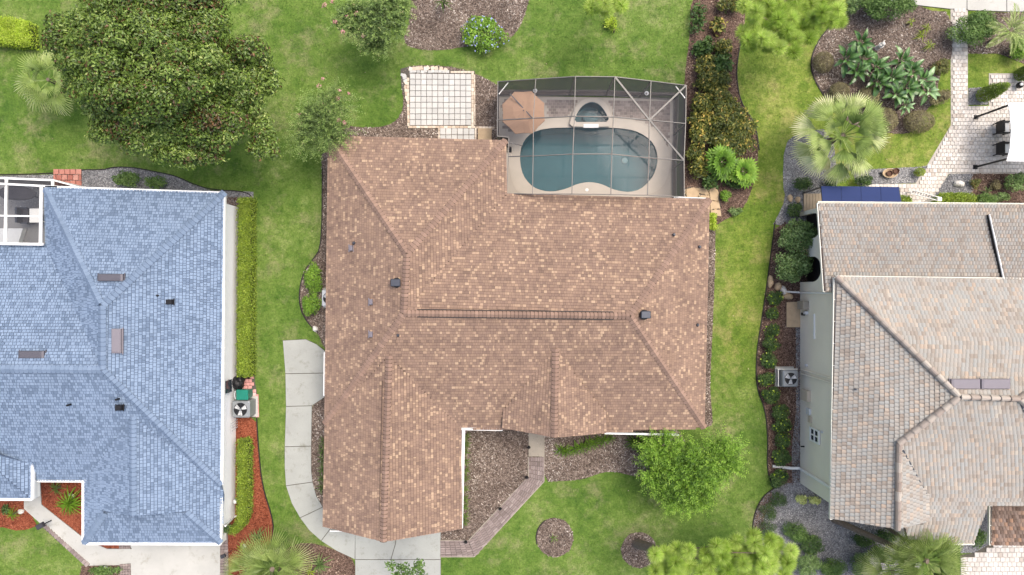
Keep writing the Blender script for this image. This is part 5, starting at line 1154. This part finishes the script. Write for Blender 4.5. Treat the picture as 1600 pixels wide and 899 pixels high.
def fan_mesh(nb=20, span=110, pet=.55, R=.75, wd=.07, droop=.35, name='frond', seed=0, split=.35, mat=None):
    rr = random.Random(seed); v = []; f = []; t = []
    def add(vs, fs, ts): n = len(v); v.extend(vs); f.extend([tuple(i+n for i in q) for q in fs]); t.extend(ts)
    w_ = .018; add([(-w_, 0, 0), (w_, 0, 0), (w_*.7, pet, .02), (-w_*.7, pet, .02), (0, pet/2, -.03)], [(0, 1, 2, 3)], [.25]*5)
    for i in range(nb):
        a = math.radians(-span+2*span*i/(nb-1)); l = R*(1-.22*abs(a)/2)*(rr.uniform(.88, 1.05)); d = (math.sin(a), math.cos(a)); x = (d[1], -d[0])
        pts = []
        for s, ww in ((0.02, .3), (.45, 1), (.8, .55), (1, .04)):
            z = .02-droop*s*s*l*.8+rr.uniform(-.01, .01)
            for k in (-1, 0, 1): pts.append((d[0]*l*s+x[0]*wd*ww*k*.5, pet+d[1]*l*s+x[1]*wd*ww*k*.5, z-(.018 if k else 0)))
        q = rr.uniform(-.1, .1)
        add(pts, [(3*j+k, 3*j+k+1, 3*j+k+4, 3*j+k+3) for j in range(3) for k in (0, 1)], [min(1, max(0, .35+.45*s+q)) for s in (0, .3, .65, 1) for _ in range(3)])
    return v, f, t
def pin_mesh(n=18, Ln=1.1, ll=.35, wd=.035, arch=.5, seed=0, ang=50):
    rr = random.Random(seed); v = []; f = []; t = []
    for i in range(n+1):
        s = i/n; y = Ln*s; z = arch*s-arch*1.5*s*s
        v += [(-.01, y, z), (.01, y, z)]; t += [.4, .4]
        if i: k = 2*i; f.append((k-2, k-1, k+1, k))
    for i in range(2, n+1):
        s = i/n; y = Ln*s; z = arch*s-arch*1.5*s*s; l = ll*math.sin(math.pi*(.12+.83*s))**.7
        for sd in (-1, 1):
            a = math.radians(ang*(1-.5*s)); d = (sd*math.sin(a), math.cos(a)); x = (d[1], -d[0]); k = len(v); z2 = z-l*.25
            v += [(0, y, z), (d[0]*l*.5+x[0]*wd/2, y+d[1]*l*.5+x[1]*wd/2, z), (d[0]*l, y+d[1]*l, z2), (d[0]*l*.5-x[0]*wd/2, y+d[1]*l*.5-x[1]*wd/2, z)]
            q = rr.uniform(.2, .8); t += [q, q, min(1, q+.15), q]; f.append((k, k+1, k+2, k+3))
    return v, f, t
def broad_mesh(Ln=.6, wd=.2, seed=0, pet=.15, arch=.3):
    v = []; f = []; t = []; n = 5
    v += [(-.012, 0, 0), (.012, 0, 0)]; t += [.3, .3]
    for i in range(n+1):
        s = i/n; y = pet+Ln*s; w_ = wd*math.sin(math.pi*(.06+.90*s))**.8*(.5 if i else .3); z = arch*(s-.1)-arch*1.6*s*s
        v += [(-w_, y, z+.035*(w_/wd)*4), (0, y, z), (w_, y, z+.035*(w_/wd)*4)]; t += [.55, .8, .45]
    f.append((0, 1, 4, 2)); 
    for i in range(n): k = 2+3*i; f += [(k, k+1, k+4, k+3), (k+1, k+2, k+5, k+4)]
    return v, f, t
def lobed_mesh(seed=0): return fan_mesh(11, 125, .35, .42, .14, .3, seed=seed)
MESHES = {}
def rosette(name, label, cat, px, py, z, gen, n, leafmat, part, sc=1., tiers=((85, .1), (55, .5), (20, 1.)), r0=.04, trunk=None, group=None, jit=.15, base_px=None, tints=(-.15, 0, .15), tsh=None):
    """whorl of leaves round a point; every leaf is an object that shares one of a few meshes. tiers: pitch above the horizon, share of the leaves"""
    c = W(px, py, z); b = W(*base_px) if base_px else Vector((c.x, c.y, 0)); root = thing(name, label, cat, (b.x, b.y, 0), group); ga = 2.39996
    for i in range(n):
        s = (i+.5)/n; pitch = tiers[0][0]+(tiers[-1][0]-tiers[0][0])*s**.8+random.gauss(0, 5)
        sh = (tsh(s) if tsh else 0); key = (gen[0], leafmat, i % 3, round(sh+tints[i % len(tints)], 1))
        if key not in MESHES:
            v, f, t = gen[1](i % 3); me = npmesh(part, np.array(v), f, [min(1, max(0, q+key[3])) for q in t]); me.materials.append(L[leafmat]); MESHES[key] = me
        o = bpy.data.objects.new(part, MESHES[key]); COL.objects.link(o); o.parent = root
        k = sc*(.82+.3*random.random())*(.75+.35*s)
        m = Matrix.Rotation(i*ga+random.gauss(0, jit), 4, 'Z')@Matrix.Translation((0, r0, 0))@Matrix.Rotation(math.radians(pitch), 4, 'X')@Matrix.Rotation(random.gauss(0, .25), 4, 'Y')@Matrix.Scale(k, 4)
        o.matrix_local = Matrix.Translation(c-Vector((b.x, b.y, 0))-Vector((0, 0, s*.15*sc)))@m
    MB().tube([Vector((b.x, b.y, -.05)), b.lerp(Vector((c.x, c.y, z)), .5)+Vector((0, 0, 0)), c-Vector((0, 0, .02))], [(trunk or .05)*1.2, trunk or .05, (trunk or .05)*.9], 9).to('trunk' if trunk else 'stem', M['bark'], root)
    return root
FAN = ('fan', lambda s: fan_mesh(15, 44, 1.0, .95, .085, .35, seed=s)); FANC = ('fanc', lambda s: fan_mesh(12, 28, .35, .8, .07, .1, seed=s)); FANS = ('fans', lambda s: fan_mesh(16, 75, .6, .8, .05, .4, seed=s)); PIN = ('pin', lambda s: pin_mesh(seed=s)); BRD = ('brd', lambda s: broad_mesh(.66, .30, seed=s)); LOB = ('lob', lambda s: lobed_mesh(s)); BLD = ('bld', lambda s: broad_mesh(.5, .05, s, .02, .5)); YUC = ('yuc', lambda s: fan_mesh(19, 55, .45, 1.0, .034, .3, seed=s))
rosette('fan_palm', 'big shaggy fan palm with pale outer fronds left of the blue awning', 'palm', 1317, 212, 3.4, FAN, 44, 'palm', 'frond', 1.12, ((78, 0), (-28, 1)), .06, .16, base_px=(1295, 222), jit=.2, tsh=lambda s: -.4+.8*s)
rosette('fan_palm', 'pale green fan palm half hidden under the magnolia', 'palm', 74, 124, 2.6, FANS, 18, 'palm', 'frond', 1.2, ((60, 0), (-20, 1)), .05, .1, tsh=lambda s: -.1+.2*s)
rosette('fan_palm', 'spiky yellow green palm at the bottom edge beside the red mulch', 'palm', 425, 890, 3.0, YUC, 26, 'palm', 'frond', 1.25, ((65, 0), (0, 1)), .1, .13, base_px=(420, 905), tsh=lambda s: -.2+.15*s)
rosette('fan_palm', 'smaller yellow palm beside the leaning pale trunk at the bottom edge', 'palm', 385, 893, 2.4, YUC, 16, 'palm', 'frond', .9, ((60, 0), (5, 1)), .1, .1, base_px=(386, 910), tsh=lambda s: -.1)
rosette('fan_palm', 'tall leaning palm with green fronds at the lower right below the tile roof', 'palm', 1450, 878, 4.6, YUC, 34, 'palm', 'frond', 1.25, ((65, 0), (-5, 1)), .1, .14, base_px=(1302, 812), tsh=lambda s: -.25+.15*s)
rosette('fan_palm', 'yellowish palm crown just left of the tall leaning palm', 'palm', 1395, 893, 3.4, YUC, 20, 'palm', 'frond', 1.0, ((60, 0), (0, 1)), .1, .12, base_px=(1380, 905), tsh=lambda s: .0)
rosette('fan_palm', 'young palm poking up against the lower tile roof eave', 'palm', 1425, 850, 3.6, YUC, 14, 'palm', 'frond', .55, ((65, 0), (5, 1)), .1, .09, tsh=lambda s: .0)
rosette('feather_palm', 'small feathery palm in the upper right corner bed', 'palm', 1580, 48, 1.6, PIN, 16, 'palm', 'frond', 1.0, ((50, 0), (0, 1)), .05, .08, tsh=lambda s: -.1)
rosette('split_leaf_plant', 'large split leaf philodendron, bluish green, right of the pool cage', 'plant', 1128, 253, .9, LOB, 18, 'bright', 'leaf', 1.3, ((60, 0), (-5, 1)), .04, tsh=lambda s: -.28)
rosette('split_leaf_plant', 'large split leaf philodendron, yellow green, nearer the side lawn', 'plant', 1161, 268, .9, LOB, 16, 'bright', 'leaf', 1.15, ((60, 0), (-5, 1)), .04, tsh=lambda s: .05)
rosette('spiky_plant', 'dark green spiky plant at the top edge in the round mulch bed', 'plant', 692, 2, .8, BLD, 22, 'mid', 'leaf', .9, ((60, 0), (10, 1)), .03)
for i, (px, py, sc, lb) in enumerate(((1322, 92, 1.0, 'leftmost'), (1345, 66, .8, 'topmost'), (1349, 92, 1.0, 'second from the left'), (1340, 112, .9, 'lower left'), (1369, 106, .95, 'middle'), (1371, 128, .9, 'lower middle'), (1393, 122, 1.0, 'centre right'), (1409, 96, .95, 'upper right'), (1424, 112, .95, 'right shoulder'), (1417, 138, 1.05, 'lower right'), (1442, 126, 1.0, 'rightmost'), (1401, 148, .85, 'lower edge'), (1415, 165, .6, 'lowest'), (1450, 142, .85, 'right foot'))):
    rosette('broad_leaf_plant', 'broad leaved glossy plant, '+lb+' in the upper right bed clump', 'plant', px, py, .8, BRD, 10, 'broad', 'leaf', sc, ((70, 0), (15, 1)), .03, group='broad leaved plants in the upper right bed', tsh=lambda s, q=(i/14): -.12+.4*q*(1 if q > .7 else .4))
for px, py, sc, lm, lb, n in ((402, 838, .8, 'soft', 'spiky green tuft in the red mulch near its right curve', 22), (377, 856, .5, 'lime', 'small pale tuft next to the white rock in the red mulch', 14), (110, 786, 1.35, 'bright', 'big spreading green plant in the red mulch courtyard of the blue roofed house', 40), (88, 763, .8, 'mid', 'smaller plant by the inner corner of the red mulch courtyard', 18),
                              (20, 804, .65, 'bright', 'light green tuft in the red mulch left of the pale walk', 20), (1439, 55, .55, 'lime', 'lime tuft, left of three by the path in the upper right bed', 16), (1452, 71, .55, 'lime', 'lime tuft, lowest of three by the path in the upper right bed', 16), (1448, 44, .5, 'lime', 'lime tuft, highest of three by the path in the upper right bed', 18), (1423, 35, .45, 'lime', 'tiny lime tuft near the top of the upper right bed', 14),
                              (500, 882, 1.0, 'soft', 'grassy green tuft in the mulch beside the driveway curve', 26), (485, 893, .6, 'lime', 'lime tuft at the bottom edge beside the pale trunk', 16), (865, 842, .42, 'bright', 'tiny green seedling in the middle of the round mulch ring', 12), (960, 46, .4, 'lime', 'lower half of the pair of lime tufts on the rear lawn', 12), (1541, 300, .6, 'soft', 'pale flowering tuft beside the clipped hedge below the terrace', 14)):
    rosette('tuft_plant', lb, 'plant', px, py, .35, BLD, n, lm, 'leaf', sc, ((70, 0), (10, 1)), .02)
# agapanthus strip and dark mondo mound in front of the porch
for i, (px, py, sc) in enumerate(((877, 703, .75), (886, 706, .7), (898, 702, .75), (909, 699, .75), (920, 694, .75), (931, 691, .7), (942, 688, .7), (953, 685, .6))):
    rosette('strap_leaf_plant', 'strappy green plant in the row below the porch gable, number %s from the brick walk' % ('one two three four five six seven eight'.split()[i]), 'plant', px, py, .25, BLD, 20, 'bright', 'leaf', sc, ((75, 0), (8, 1)), .02, group='strappy plants below the porch gable', tsh=lambda s: -.15)
for i, (px, py) in enumerate(((990, 690), (1003, 700), (1016, 712), (1008, 688), (1022, 696))):
    rosette('mondo_grass', 'dark green grassy mound beside the bright tree, %s' % ['by the mulch', 'in the middle of the patch', 'lowest in the patch', 'tucked under the gutter', 'closest to the trunk'][i], 'plant', px, py, .25, BLD, 26, 'bright', 'leaf', .85, ((75, 0), (8, 1)), .02, group='dark grassy mounds under the tree', tsh=lambda s: -.3)
for i, (px, py) in enumerate(((506, 690), (506, 704), (505, 718), (505, 733), (504, 747), (503, 762))):
    rosette('liriope', 'grassy tuft under the left garage eave, %s from the top' % 'first second third fourth fifth sixth'.split()[i], 'plant', px, py, .25, BLD, 18, 'mid', 'leaf', .62, ((75, 0), (8, 1)), .02, group='grassy tufts beside the garage')
for i, (px, py) in enumerate(((729, 682), (729, 694), (728, 706), (728, 722), (728, 736), (728, 748), (727, 764), (727, 780), (727, 792), (727, 806), (727, 816))):
    rosette('liriope', 'green tuft beside the right garage gutter, %s from the top' % 'first second third fourth fifth sixth seventh eighth ninth tenth eleventh'.split()[i], 'plant', px, py, .3, BLD, 20, 'bright', 'leaf', .45, ((75, 0), (8, 1)), .02, group='green tufts beside the garage gutter', tsh=lambda s: -.1)
# clipped hedges: box shaped leaf volumes
def hedge(label, q, h, leaf, n, Ln=.07, name='hedge'):
    P = xy(q, h); c = np.mean(P, 0); root = thing(name, label, 'hedge', (c[0], c[1], 0)); PP = np.array(P); lo, hi = PP.min(0), PP.max(0); lo2, hi2 = lo, hi
    N_ = int(n*2.2); Q = lo+rng.random((N_, 2))*(hi-lo); Q = Q[pip(Q, P)]; m = len(Q)
    e = np.full(m, 9.)
    for i in range(len(P)):
        a, b = np.array(P[i-1]), np.array(P[i]); t = np.clip(((Q-a)@(b-a))/((b-a)@(b-a)), 0, 1); e = np.minimum(e, np.linalg.norm(Q-a-t[:, None]*(b-a), axis=1))
    rise = np.clip(e/.18, 0, 1)**.5; z = h*(.25+.75*rise)*(1-.22*rng.random(m)**2)+.04*np.sin(Q[:, 0]*5)*np.sin(Q[:, 1]*4)
    z = np.where(e < .12, rng.random(m)*h, z); Pp = np.column_stack([Q+rng.normal(size=(m, 2))*.02, z]); N = norm(rng.normal(size=(m, 3))*.55+np.array([0, 0, .9])); T = norm(np.cross(N, rng.normal(size=(m, 3)))); X = np.cross(T, N); s = Ln*(.7+.6*rng.random(m))
    V, Fc, tt_ = scatter(*LEAF, Pp, X*(s*.6)[:, None], T*s[:, None], N*s[:, None], np.clip(.5+.2*rng.normal(size=m), 0, 1)); obj('foliage', V, Fc, L[leaf], root, tint=tt_)
    ip = offset(P, .09); MB().prism(ip, .0, h*.72).to('inner_twigs', M['hedge_core'], root)
    return root
M['hedge_core'] = m_plain('dense inner twigs', C(58, 66, 34), .95, .4, 12)
hedge('long clipped yellow green hedge along the white wall of the blue roofed house', [(370, 308), (393, 308), (392, 590), (368, 590)], .8, 'hedge', 15000)
hedge('shorter clipped hedge beside the red mulch, curling at its lower end', [(368, 688), (384, 687), (388, 700), (388, 800), (382, 822), (366, 838), (354, 836), (356, 828), (367, 815)], .8, 'hedge', 9000)
hedge('bright lime clipped hedge block at the top left corner', [(-20, 24), (10, 24), (44, 32), (48, 72), (20, 70), (-20, 66)], .8, 'lime', 5000)
hedge('tiny clipped hedge block at the right end of the rear eave', [(1108, 333), (1120, 333), (1121, 358), (1109, 358)], .6, 'lime', 900)
hedge('clipped dark hedge below the terrace beside the roof edge, left block', [(1468, 306), (1478, 301), (1518, 301), (1528, 306), (1528, 316), (1464, 316)], .7, 'hedge', 2600)
hedge('clipped dark hedge below the terrace beside the roof edge, right block', [(1532, 305), (1545, 302), (1558, 306), (1560, 316), (1532, 316)], .7, 'mid', 1300)
hedge('short hedge strip at the right end of the blue awning', [(1407, 305), (1424, 306), (1428, 317), (1408, 317)], .5, 'hedge', 600)

# rounded shrubs: px, py, rx, ry, height, leaf set, leaf length, label, options
SH = [
 (757, 54, 42, 31, 1.1, 'bright', .12, 'leafy green bush dotted with pale blue flowers on the mulch below the top edge', dict(flowers='flower_blue', nf=150, k=20, rb=.3)),
 (954, 34, 13, 12, .5, 'lime', .12, 'upper half of the pair of lime bushes on the rear lawn', {}),
 (490, 435, 17, 30, .9, 'bright', .09, 'upper lobe of the green bush under the left eave of the brown roof', {}),
 (487, 475, 16, 22, .8, 'bright', .09, 'lower lobe of the green bush beside the half hidden air conditioner', {}),
 (196, 281, 27, 15, .8, 'mid', .09, 'larger rounded shrub in the gravel above the blue roof', {}),
 (246, 286, 20, 13, .8, 'mid', .09, 'smaller rounded shrub in the gravel above the blue roof', {}),
 (1130, 185, 44, 34, 1.2, 'croton', .16, 'widest yellow flecked croton mass right of the pool cage', dict(k=24, rb=.28)),
 (1095, 165, 22, 26, 1.1, 'croton', .17, 'yellow flecked croton touching the upper right corner of the cage', {}),
 (1105, 125, 22, 24, .8, 'croton', .16, 'sparse croton in the brown bed above the cage corner', dict(n=800)),
 (1130, 100, 20, 18, .6, 'dark', .22, 'dark leafy clump in the middle of the brown bed', dict(n=300)),
 (1100, 75, 20, 18, .6, 'dark', .24, 'dark large leaved clump near the top of the brown bed', dict(n=300)),
 (1092, 215, 20, 26, 1.0, 'croton', .17, 'croton against the right wall of the cage halfway down', {}),
 (1150, 225, 34, 24, 1.1, 'croton', .14, 'croton bulging toward the side lawn', {}),
 (1092, 262, 20, 28, .9, 'croton', .17, 'croton near the lower right corner of the cage', {}),
 (1110, 285, 16, 16, .7, 'dark', .18, 'dark leafy plant above the flagstones', {}),
 (1150, 282, 26, 14, .6, 'dark', .12, 'low dark shrub under the philodendron leaves', {}),
 (1160, 200, 26, 24, 1.0, 'croton', .16, 'croton at the widest point of the brown bed beside the lawn', dict(rb=.3)),
 (1118, 215, 24, 22, 1.0, 'croton', .17, 'croton between the cage wall and the widest croton mass', dict(rb=.3)),
 (1120, 150, 24, 20, .9, 'croton', .17, 'croton just above the widest croton mass', dict(rb=.3)),
 (1085, 190, 14, 18, .9, 'croton', .18, 'narrow croton pressed against the cage wall', dict(rb=.3)),
 (1085, 240, 14, 16, .9, 'croton', .18, 'narrow croton low against the cage wall', dict(rb=.3)),
 (1140, 165, 18, 18, .8, 'croton', .16, 'croton at the bend of the black bed edging', dict(rb=.3)),
 (1122, 40, 18, 16, .5, 'croton', .2, 'thin reddish croton beside the dark stones', dict(n=150)),
 (1100, 100, 20, 20, .7, 'croton', .18, 'croton above the cage corner beside the rear lawn', dict(n=500)),
 (1130, 75, 18, 16, .6, 'croton', .18, 'croton below the dark stones', dict(n=400)),
 (1128, 126, 18, 18, .8, 'croton', .17, 'croton in the narrow middle of the brown bed', dict(n=600)),
 (1134, 306, 11, 10, .5, 'bright', .10, 'small bright shrub right of the flagstones', {}),
 (1150, 331, 13, 8, .35, 'soft', .09, 'low grey green groundcover at the tip of the brown bed', {}),
 (1090, 30, 16, 30, .7, 'dark', .18, 'shadowy shrub at the top of the brown bed', dict(n=300)),
 (1140, 8, 24, 14, .8, 'croton', .16, 'croton cut by the top edge of the picture', {}),
 (1388, 8, 50, 34, 1.8, 'mid', .10, 'large dark rounded shrub at the top edge of the upper right bed', dict(k=20, tv=.16)),
 (1335, 4, 18, 18, 1.4, 'soft', .09, 'grey green shrub squeezed between the pine and the large rounded shrub', {}),
 (1519, 44, 42, 31, 1.6, 'mid', .09, 'large round shrub standing over the pale path', dict(k=20, tv=.2)),
 (1592, 76, 18, 24, 1.0, 'bright', .09, 'green shrub cut by the right edge near the small feathery palm', {}),
 (1470, 106, 20, 16, .9, 'rust', .08, 'rust tipped rounded shrub touching the left side of the path', {}),
 (1469, 152, 20, 16, .9, 'brown', .07, 'olive rounded shrub below the rust tipped one beside the path', {}),
 (1437, 190, 24, 18, .9, 'brown', .06, 'widest brownish clipped ball at the lower end of the bed', dict(smoothball=True, n=4200)),
 (1384, 188, 19, 20, .9, 'brown', .06, 'brownish clipped ball touching the right fronds of the big palm', dict(smoothball=True, n=3600)),
 (1357, 152, 18, 17, .8, 'brown', .06, 'brownish clipped ball below the broad leaved clump', dict(smoothball=True, n=3000)),
 (1312, 143, 16, 15, .8, 'brown', .06, 'brownish clipped ball above the big palm', dict(smoothball=True, n=2600)),
 (1287, 97, 16, 17, .8, 'brown', .06, 'brownish clipped ball at the left rim of the bed', dict(smoothball=True, n=2800)),
 (1253, 288, 17, 15, .9, 'dark', .10, 'dark glossy round shrub on the gravel below the big palm', {}),
 (1298, 284, 12, 11, .7, 'dark', .09, 'dark shrub peeking out above the left end of the blue awning', {}),
 (1350, 282, 17, 12, .8, 'dark', .09, 'dark shrub above the middle of the blue awning', {}),
 (1241, 328, 13, 15, .8, 'dark', .10, 'dark shrub beside the timber landing', {}),
 (1246, 372, 33, 32, 1.8, 'soft', .12, 'upper half of the tall leafy shrub in front of the arched openings', dict(k=20)),
 (1238, 416, 34, 29, 1.7, 'soft', .12, 'lower half of the tall leafy shrub in front of the arched openings', dict(k=20)),
 (1437, 269, 8, 7, .6, 'hedge', .05, 'little clipped green ball at the corner of the lawn and the path', dict(smoothball=True, n=900)),
 (1584, 285, 20, 19, 1.0, 'soft', .10, 'grey green round shrub at the right edge below the terrace', {}),
 (1524, 286, 9, 10, .5, 'rust', .09, 'flowering rust tinted plant in the bed below the terrace', {}),
 (1563, 308, 17, 9, .6, 'soft', .09, 'loose pale shrub between the hedge block and the right edge', {}),
 (1556, 288, 11, 11, .5, 'brown', .08, 'thin brownish shrub in the bed below the terrace', {}),
 (1273, 782, 11, 8, .35, 'flower_cream', .12, 'cream variegated plant against the corner of the stucco wall', dict(n=260)),
 (1253, 781, 11, 9, .35, 'flower_cream', .12, 'cream variegated plant left of its twin on the dark gravel', dict(n=280)),
 (1218, 781, 18, 17, .5, 'dark', .05, 'fine leaved mound nearest the crescent of brown mulch, upper one', dict(n=1500)),
 (1200, 801, 18, 17, .5, 'dark', .05, 'fine leaved mound in the middle of three above the pine', dict(n=1500)),
 (1197, 826, 19, 17, .5, 'dark', .05, 'fine leaved mound half covered by the pine', dict(n=1500)),
 (1244, 830, 24, 19, .7, 'mid', .08, 'upper feathery juniper in the dark gravel', dict(n=2200)),
 (1266, 852, 24, 19, .7, 'dark', .08, 'lower feathery juniper in the dark gravel', dict(n=2200)),
 (1262, 882, 24, 20, 1.0, 'soft', .08, 'grey green shrub right of the pine at the bottom edge', {}),
 (1305, 886, 28, 18, 1.0, 'mid', .08, 'leafy shrub at the bottom edge below the dark gravel', {}),
 (1345, 880, 22, 20, 1.0, 'soft', .08, 'shrub at the bottom edge under the leaning palm trunk', {}),
 (1350, 845, 20, 12, .6, 'dark', .10, 'dark shrub under the lower eave left of the palms', {}),
 (1385, 838, 22, 14, 1.0, 'dark', .10, 'dark shrub tucked under the corner of the tile roof', {}),
 (1375, 862, 24, 14, .8, 'mid', .10, 'mid green shrub between the palms and the tile roof', {}),
 (1527, 842, 16, 22, .5, 'mid', .08, 'shaded shrub in the gap beside the garage roof', {}),
 (165, 893, 30, 10, .5, 'mid', .10, 'low plants at the bottom edge left of the neighbour driveway', {}),
 (8, 797, 9, 8, .4, 'dark', .09, 'dark little shrub at the left edge in the red mulch', {}),
 (356, 826, 10, 8, .5, 'soft', .08, 'small shrub at the white wall corner above the mauve border', {}),
 (1200, 445, 0, 0, 0, '', 0, '', None),
]
for px, py, rx, ry, h, lf, ln, lb, kw in SH:
    if kw is None or rx == 0: continue
    shrub(px, py, rx, ry, h, lf, lb, Ln=ln, **kw)
row = [(1212, 466, 11, 12), (1207, 490, 10, 10), (1206, 517, 10, 11), (1204, 537, 12, 12), (1201, 562, 13, 13), (1199, 592, 12, 11), (1204, 619, 13, 14), (1222, 644, 14, 13), (1223, 668, 13, 12), (1222, 690, 11, 13), (1221, 713, 14, 14), (1218, 748, 14, 13)]
wd = 'first second third fourth fifth sixth seventh eighth ninth tenth eleventh twelfth'.split()
for i, (px, py, rx, ry) in enumerate(row):
    shrub(px, py, rx*1.35, ry*1.25, .6, 'dark', 'yellow dotted green bush, %s from the top in the row along the right house wall' % wd[i], Ln=.08, group='yellow dotted bushes along the right house', flowers='lime', nf=16)
# columnar cedars on the terrace: tall, so they lean outward in the view
for px, py, rx, h, lb in ((1531, 151, 12, 1.9, 'tall clipped cedar cone in the square of gravel by the terrace'), (1590, 119, 11, 1.6, 'clipped cedar cone at the right edge of the terrace')):
    c = W(px, py); t = thing('cedar', lb, 'cedar', (c.x, c.y, 0)); r = rx/30; bl = [[c.x, c.y, h*k, r*q, r*q, h*.22] for k, q in ((.2, .95), (.4, 1), (.58, .92), (.76, .75), (.9, .5))]
    V, Fc, T = leafcloud(bl, 5200, .06, .5, shell=.2, zmin=-.8); obj('foliage', V, Fc, L['hedge'], t, tint=T*.7); MB().tube([(c.x, c.y, 0), (c.x, c.y, h*.8)], [.06, .03], 6).to('trunk', M['bark_brown'], t)
# standing timber trunk of the cut palm at the bottom left
c = W(478, 872); t = thing('palm_trunk', 'pale bare trunk leaning out of the mulch at the bottom edge', 'trunk', (c.x, c.y, 0)); MB().tube([(c.x, c.y, -.1), (c.x-.2, c.y-.25, .9), (c.x-.35, c.y-.42, 2.2)], [.2, .17, .15], 12).to('trunk', M['bark'], t)
for k in range(9): MB().tube([(c.x-.02-.036*k, c.y-.03-.045*k, .12+.22*k), (c.x-.025-.036*k, c.y-.035-.045*k, .16+.22*k)], .205-.004*k, 12).to('bark_ring', M['bark_brown'], t)

# ---------------- grass and litter ----------------
n = 110000
Q = np.column_stack([rng.uniform(-27.5, 27.5, n), rng.uniform(-15.6, 15.6, n)]); keep = np.ones(n, bool)
for p in EX:
    P = np.array([tuple(q[:2]) for q in p]); m = np.all((Q > P.min(0)-.01) & (Q < P.max(0)+.01), axis=1) & keep
    idx = np.where(m)[0]
    if len(idx): keep[idx[pip(Q[idx], [tuple(q[:2]) for q in p])]] = False
Q = Q[keep]; n = len(Q); parts = []
for b in range(3):
    a = rng.random(n)*6.283; el = rng.uniform(.25, 1.1, n); Y = np.stack([np.cos(a)*np.cos(el), np.sin(a)*np.cos(el), np.sin(el)], 1); X = np.stack([-np.sin(a), np.cos(a), np.zeros(n)], 1)
    ln = rng.uniform(.05, .11, n); P = np.column_stack([Q+rng.normal(size=(n, 2))*.04, np.full(n, .0)])
    parts.append(scatter(*BLADE, P, X*.017, Y*ln[:, None], X*0, np.clip(rng.normal(.45, .2, n), 0, 1)))
V, Fc, T = join(parts); obj('grass', V, Fc, M['blade'], None, tint=T, kind='stuff')
# a few white and brown leaves lying on the lawns
n = 260; Qs = Q[rng.choice(len(Q), n, replace=False)]; a = rng.random(n)*6.283; s = rng.uniform(.03, .07, n); Y = np.stack([np.cos(a), np.sin(a), 0*a+.1], 1); X = np.stack([-np.sin(a), np.cos(a), 0*a], 1); Z = norm(np.cross(X, Y))
V, Fc, T = scatter(*LEAF, np.column_stack([Qs, np.full(n, .08)]), X*(s*.6)[:, None], Y*s[:, None], Z*s[:, None], rng.random(n)); obj('fallen_leaves', V, Fc, M['chip_brown'], None, tint=T, kind='stuff')
print('objects', len(bpy.data.objects), 'tris', sum(len(o.data.polygons) for o in bpy.data.objects if o.type == 'MESH'))
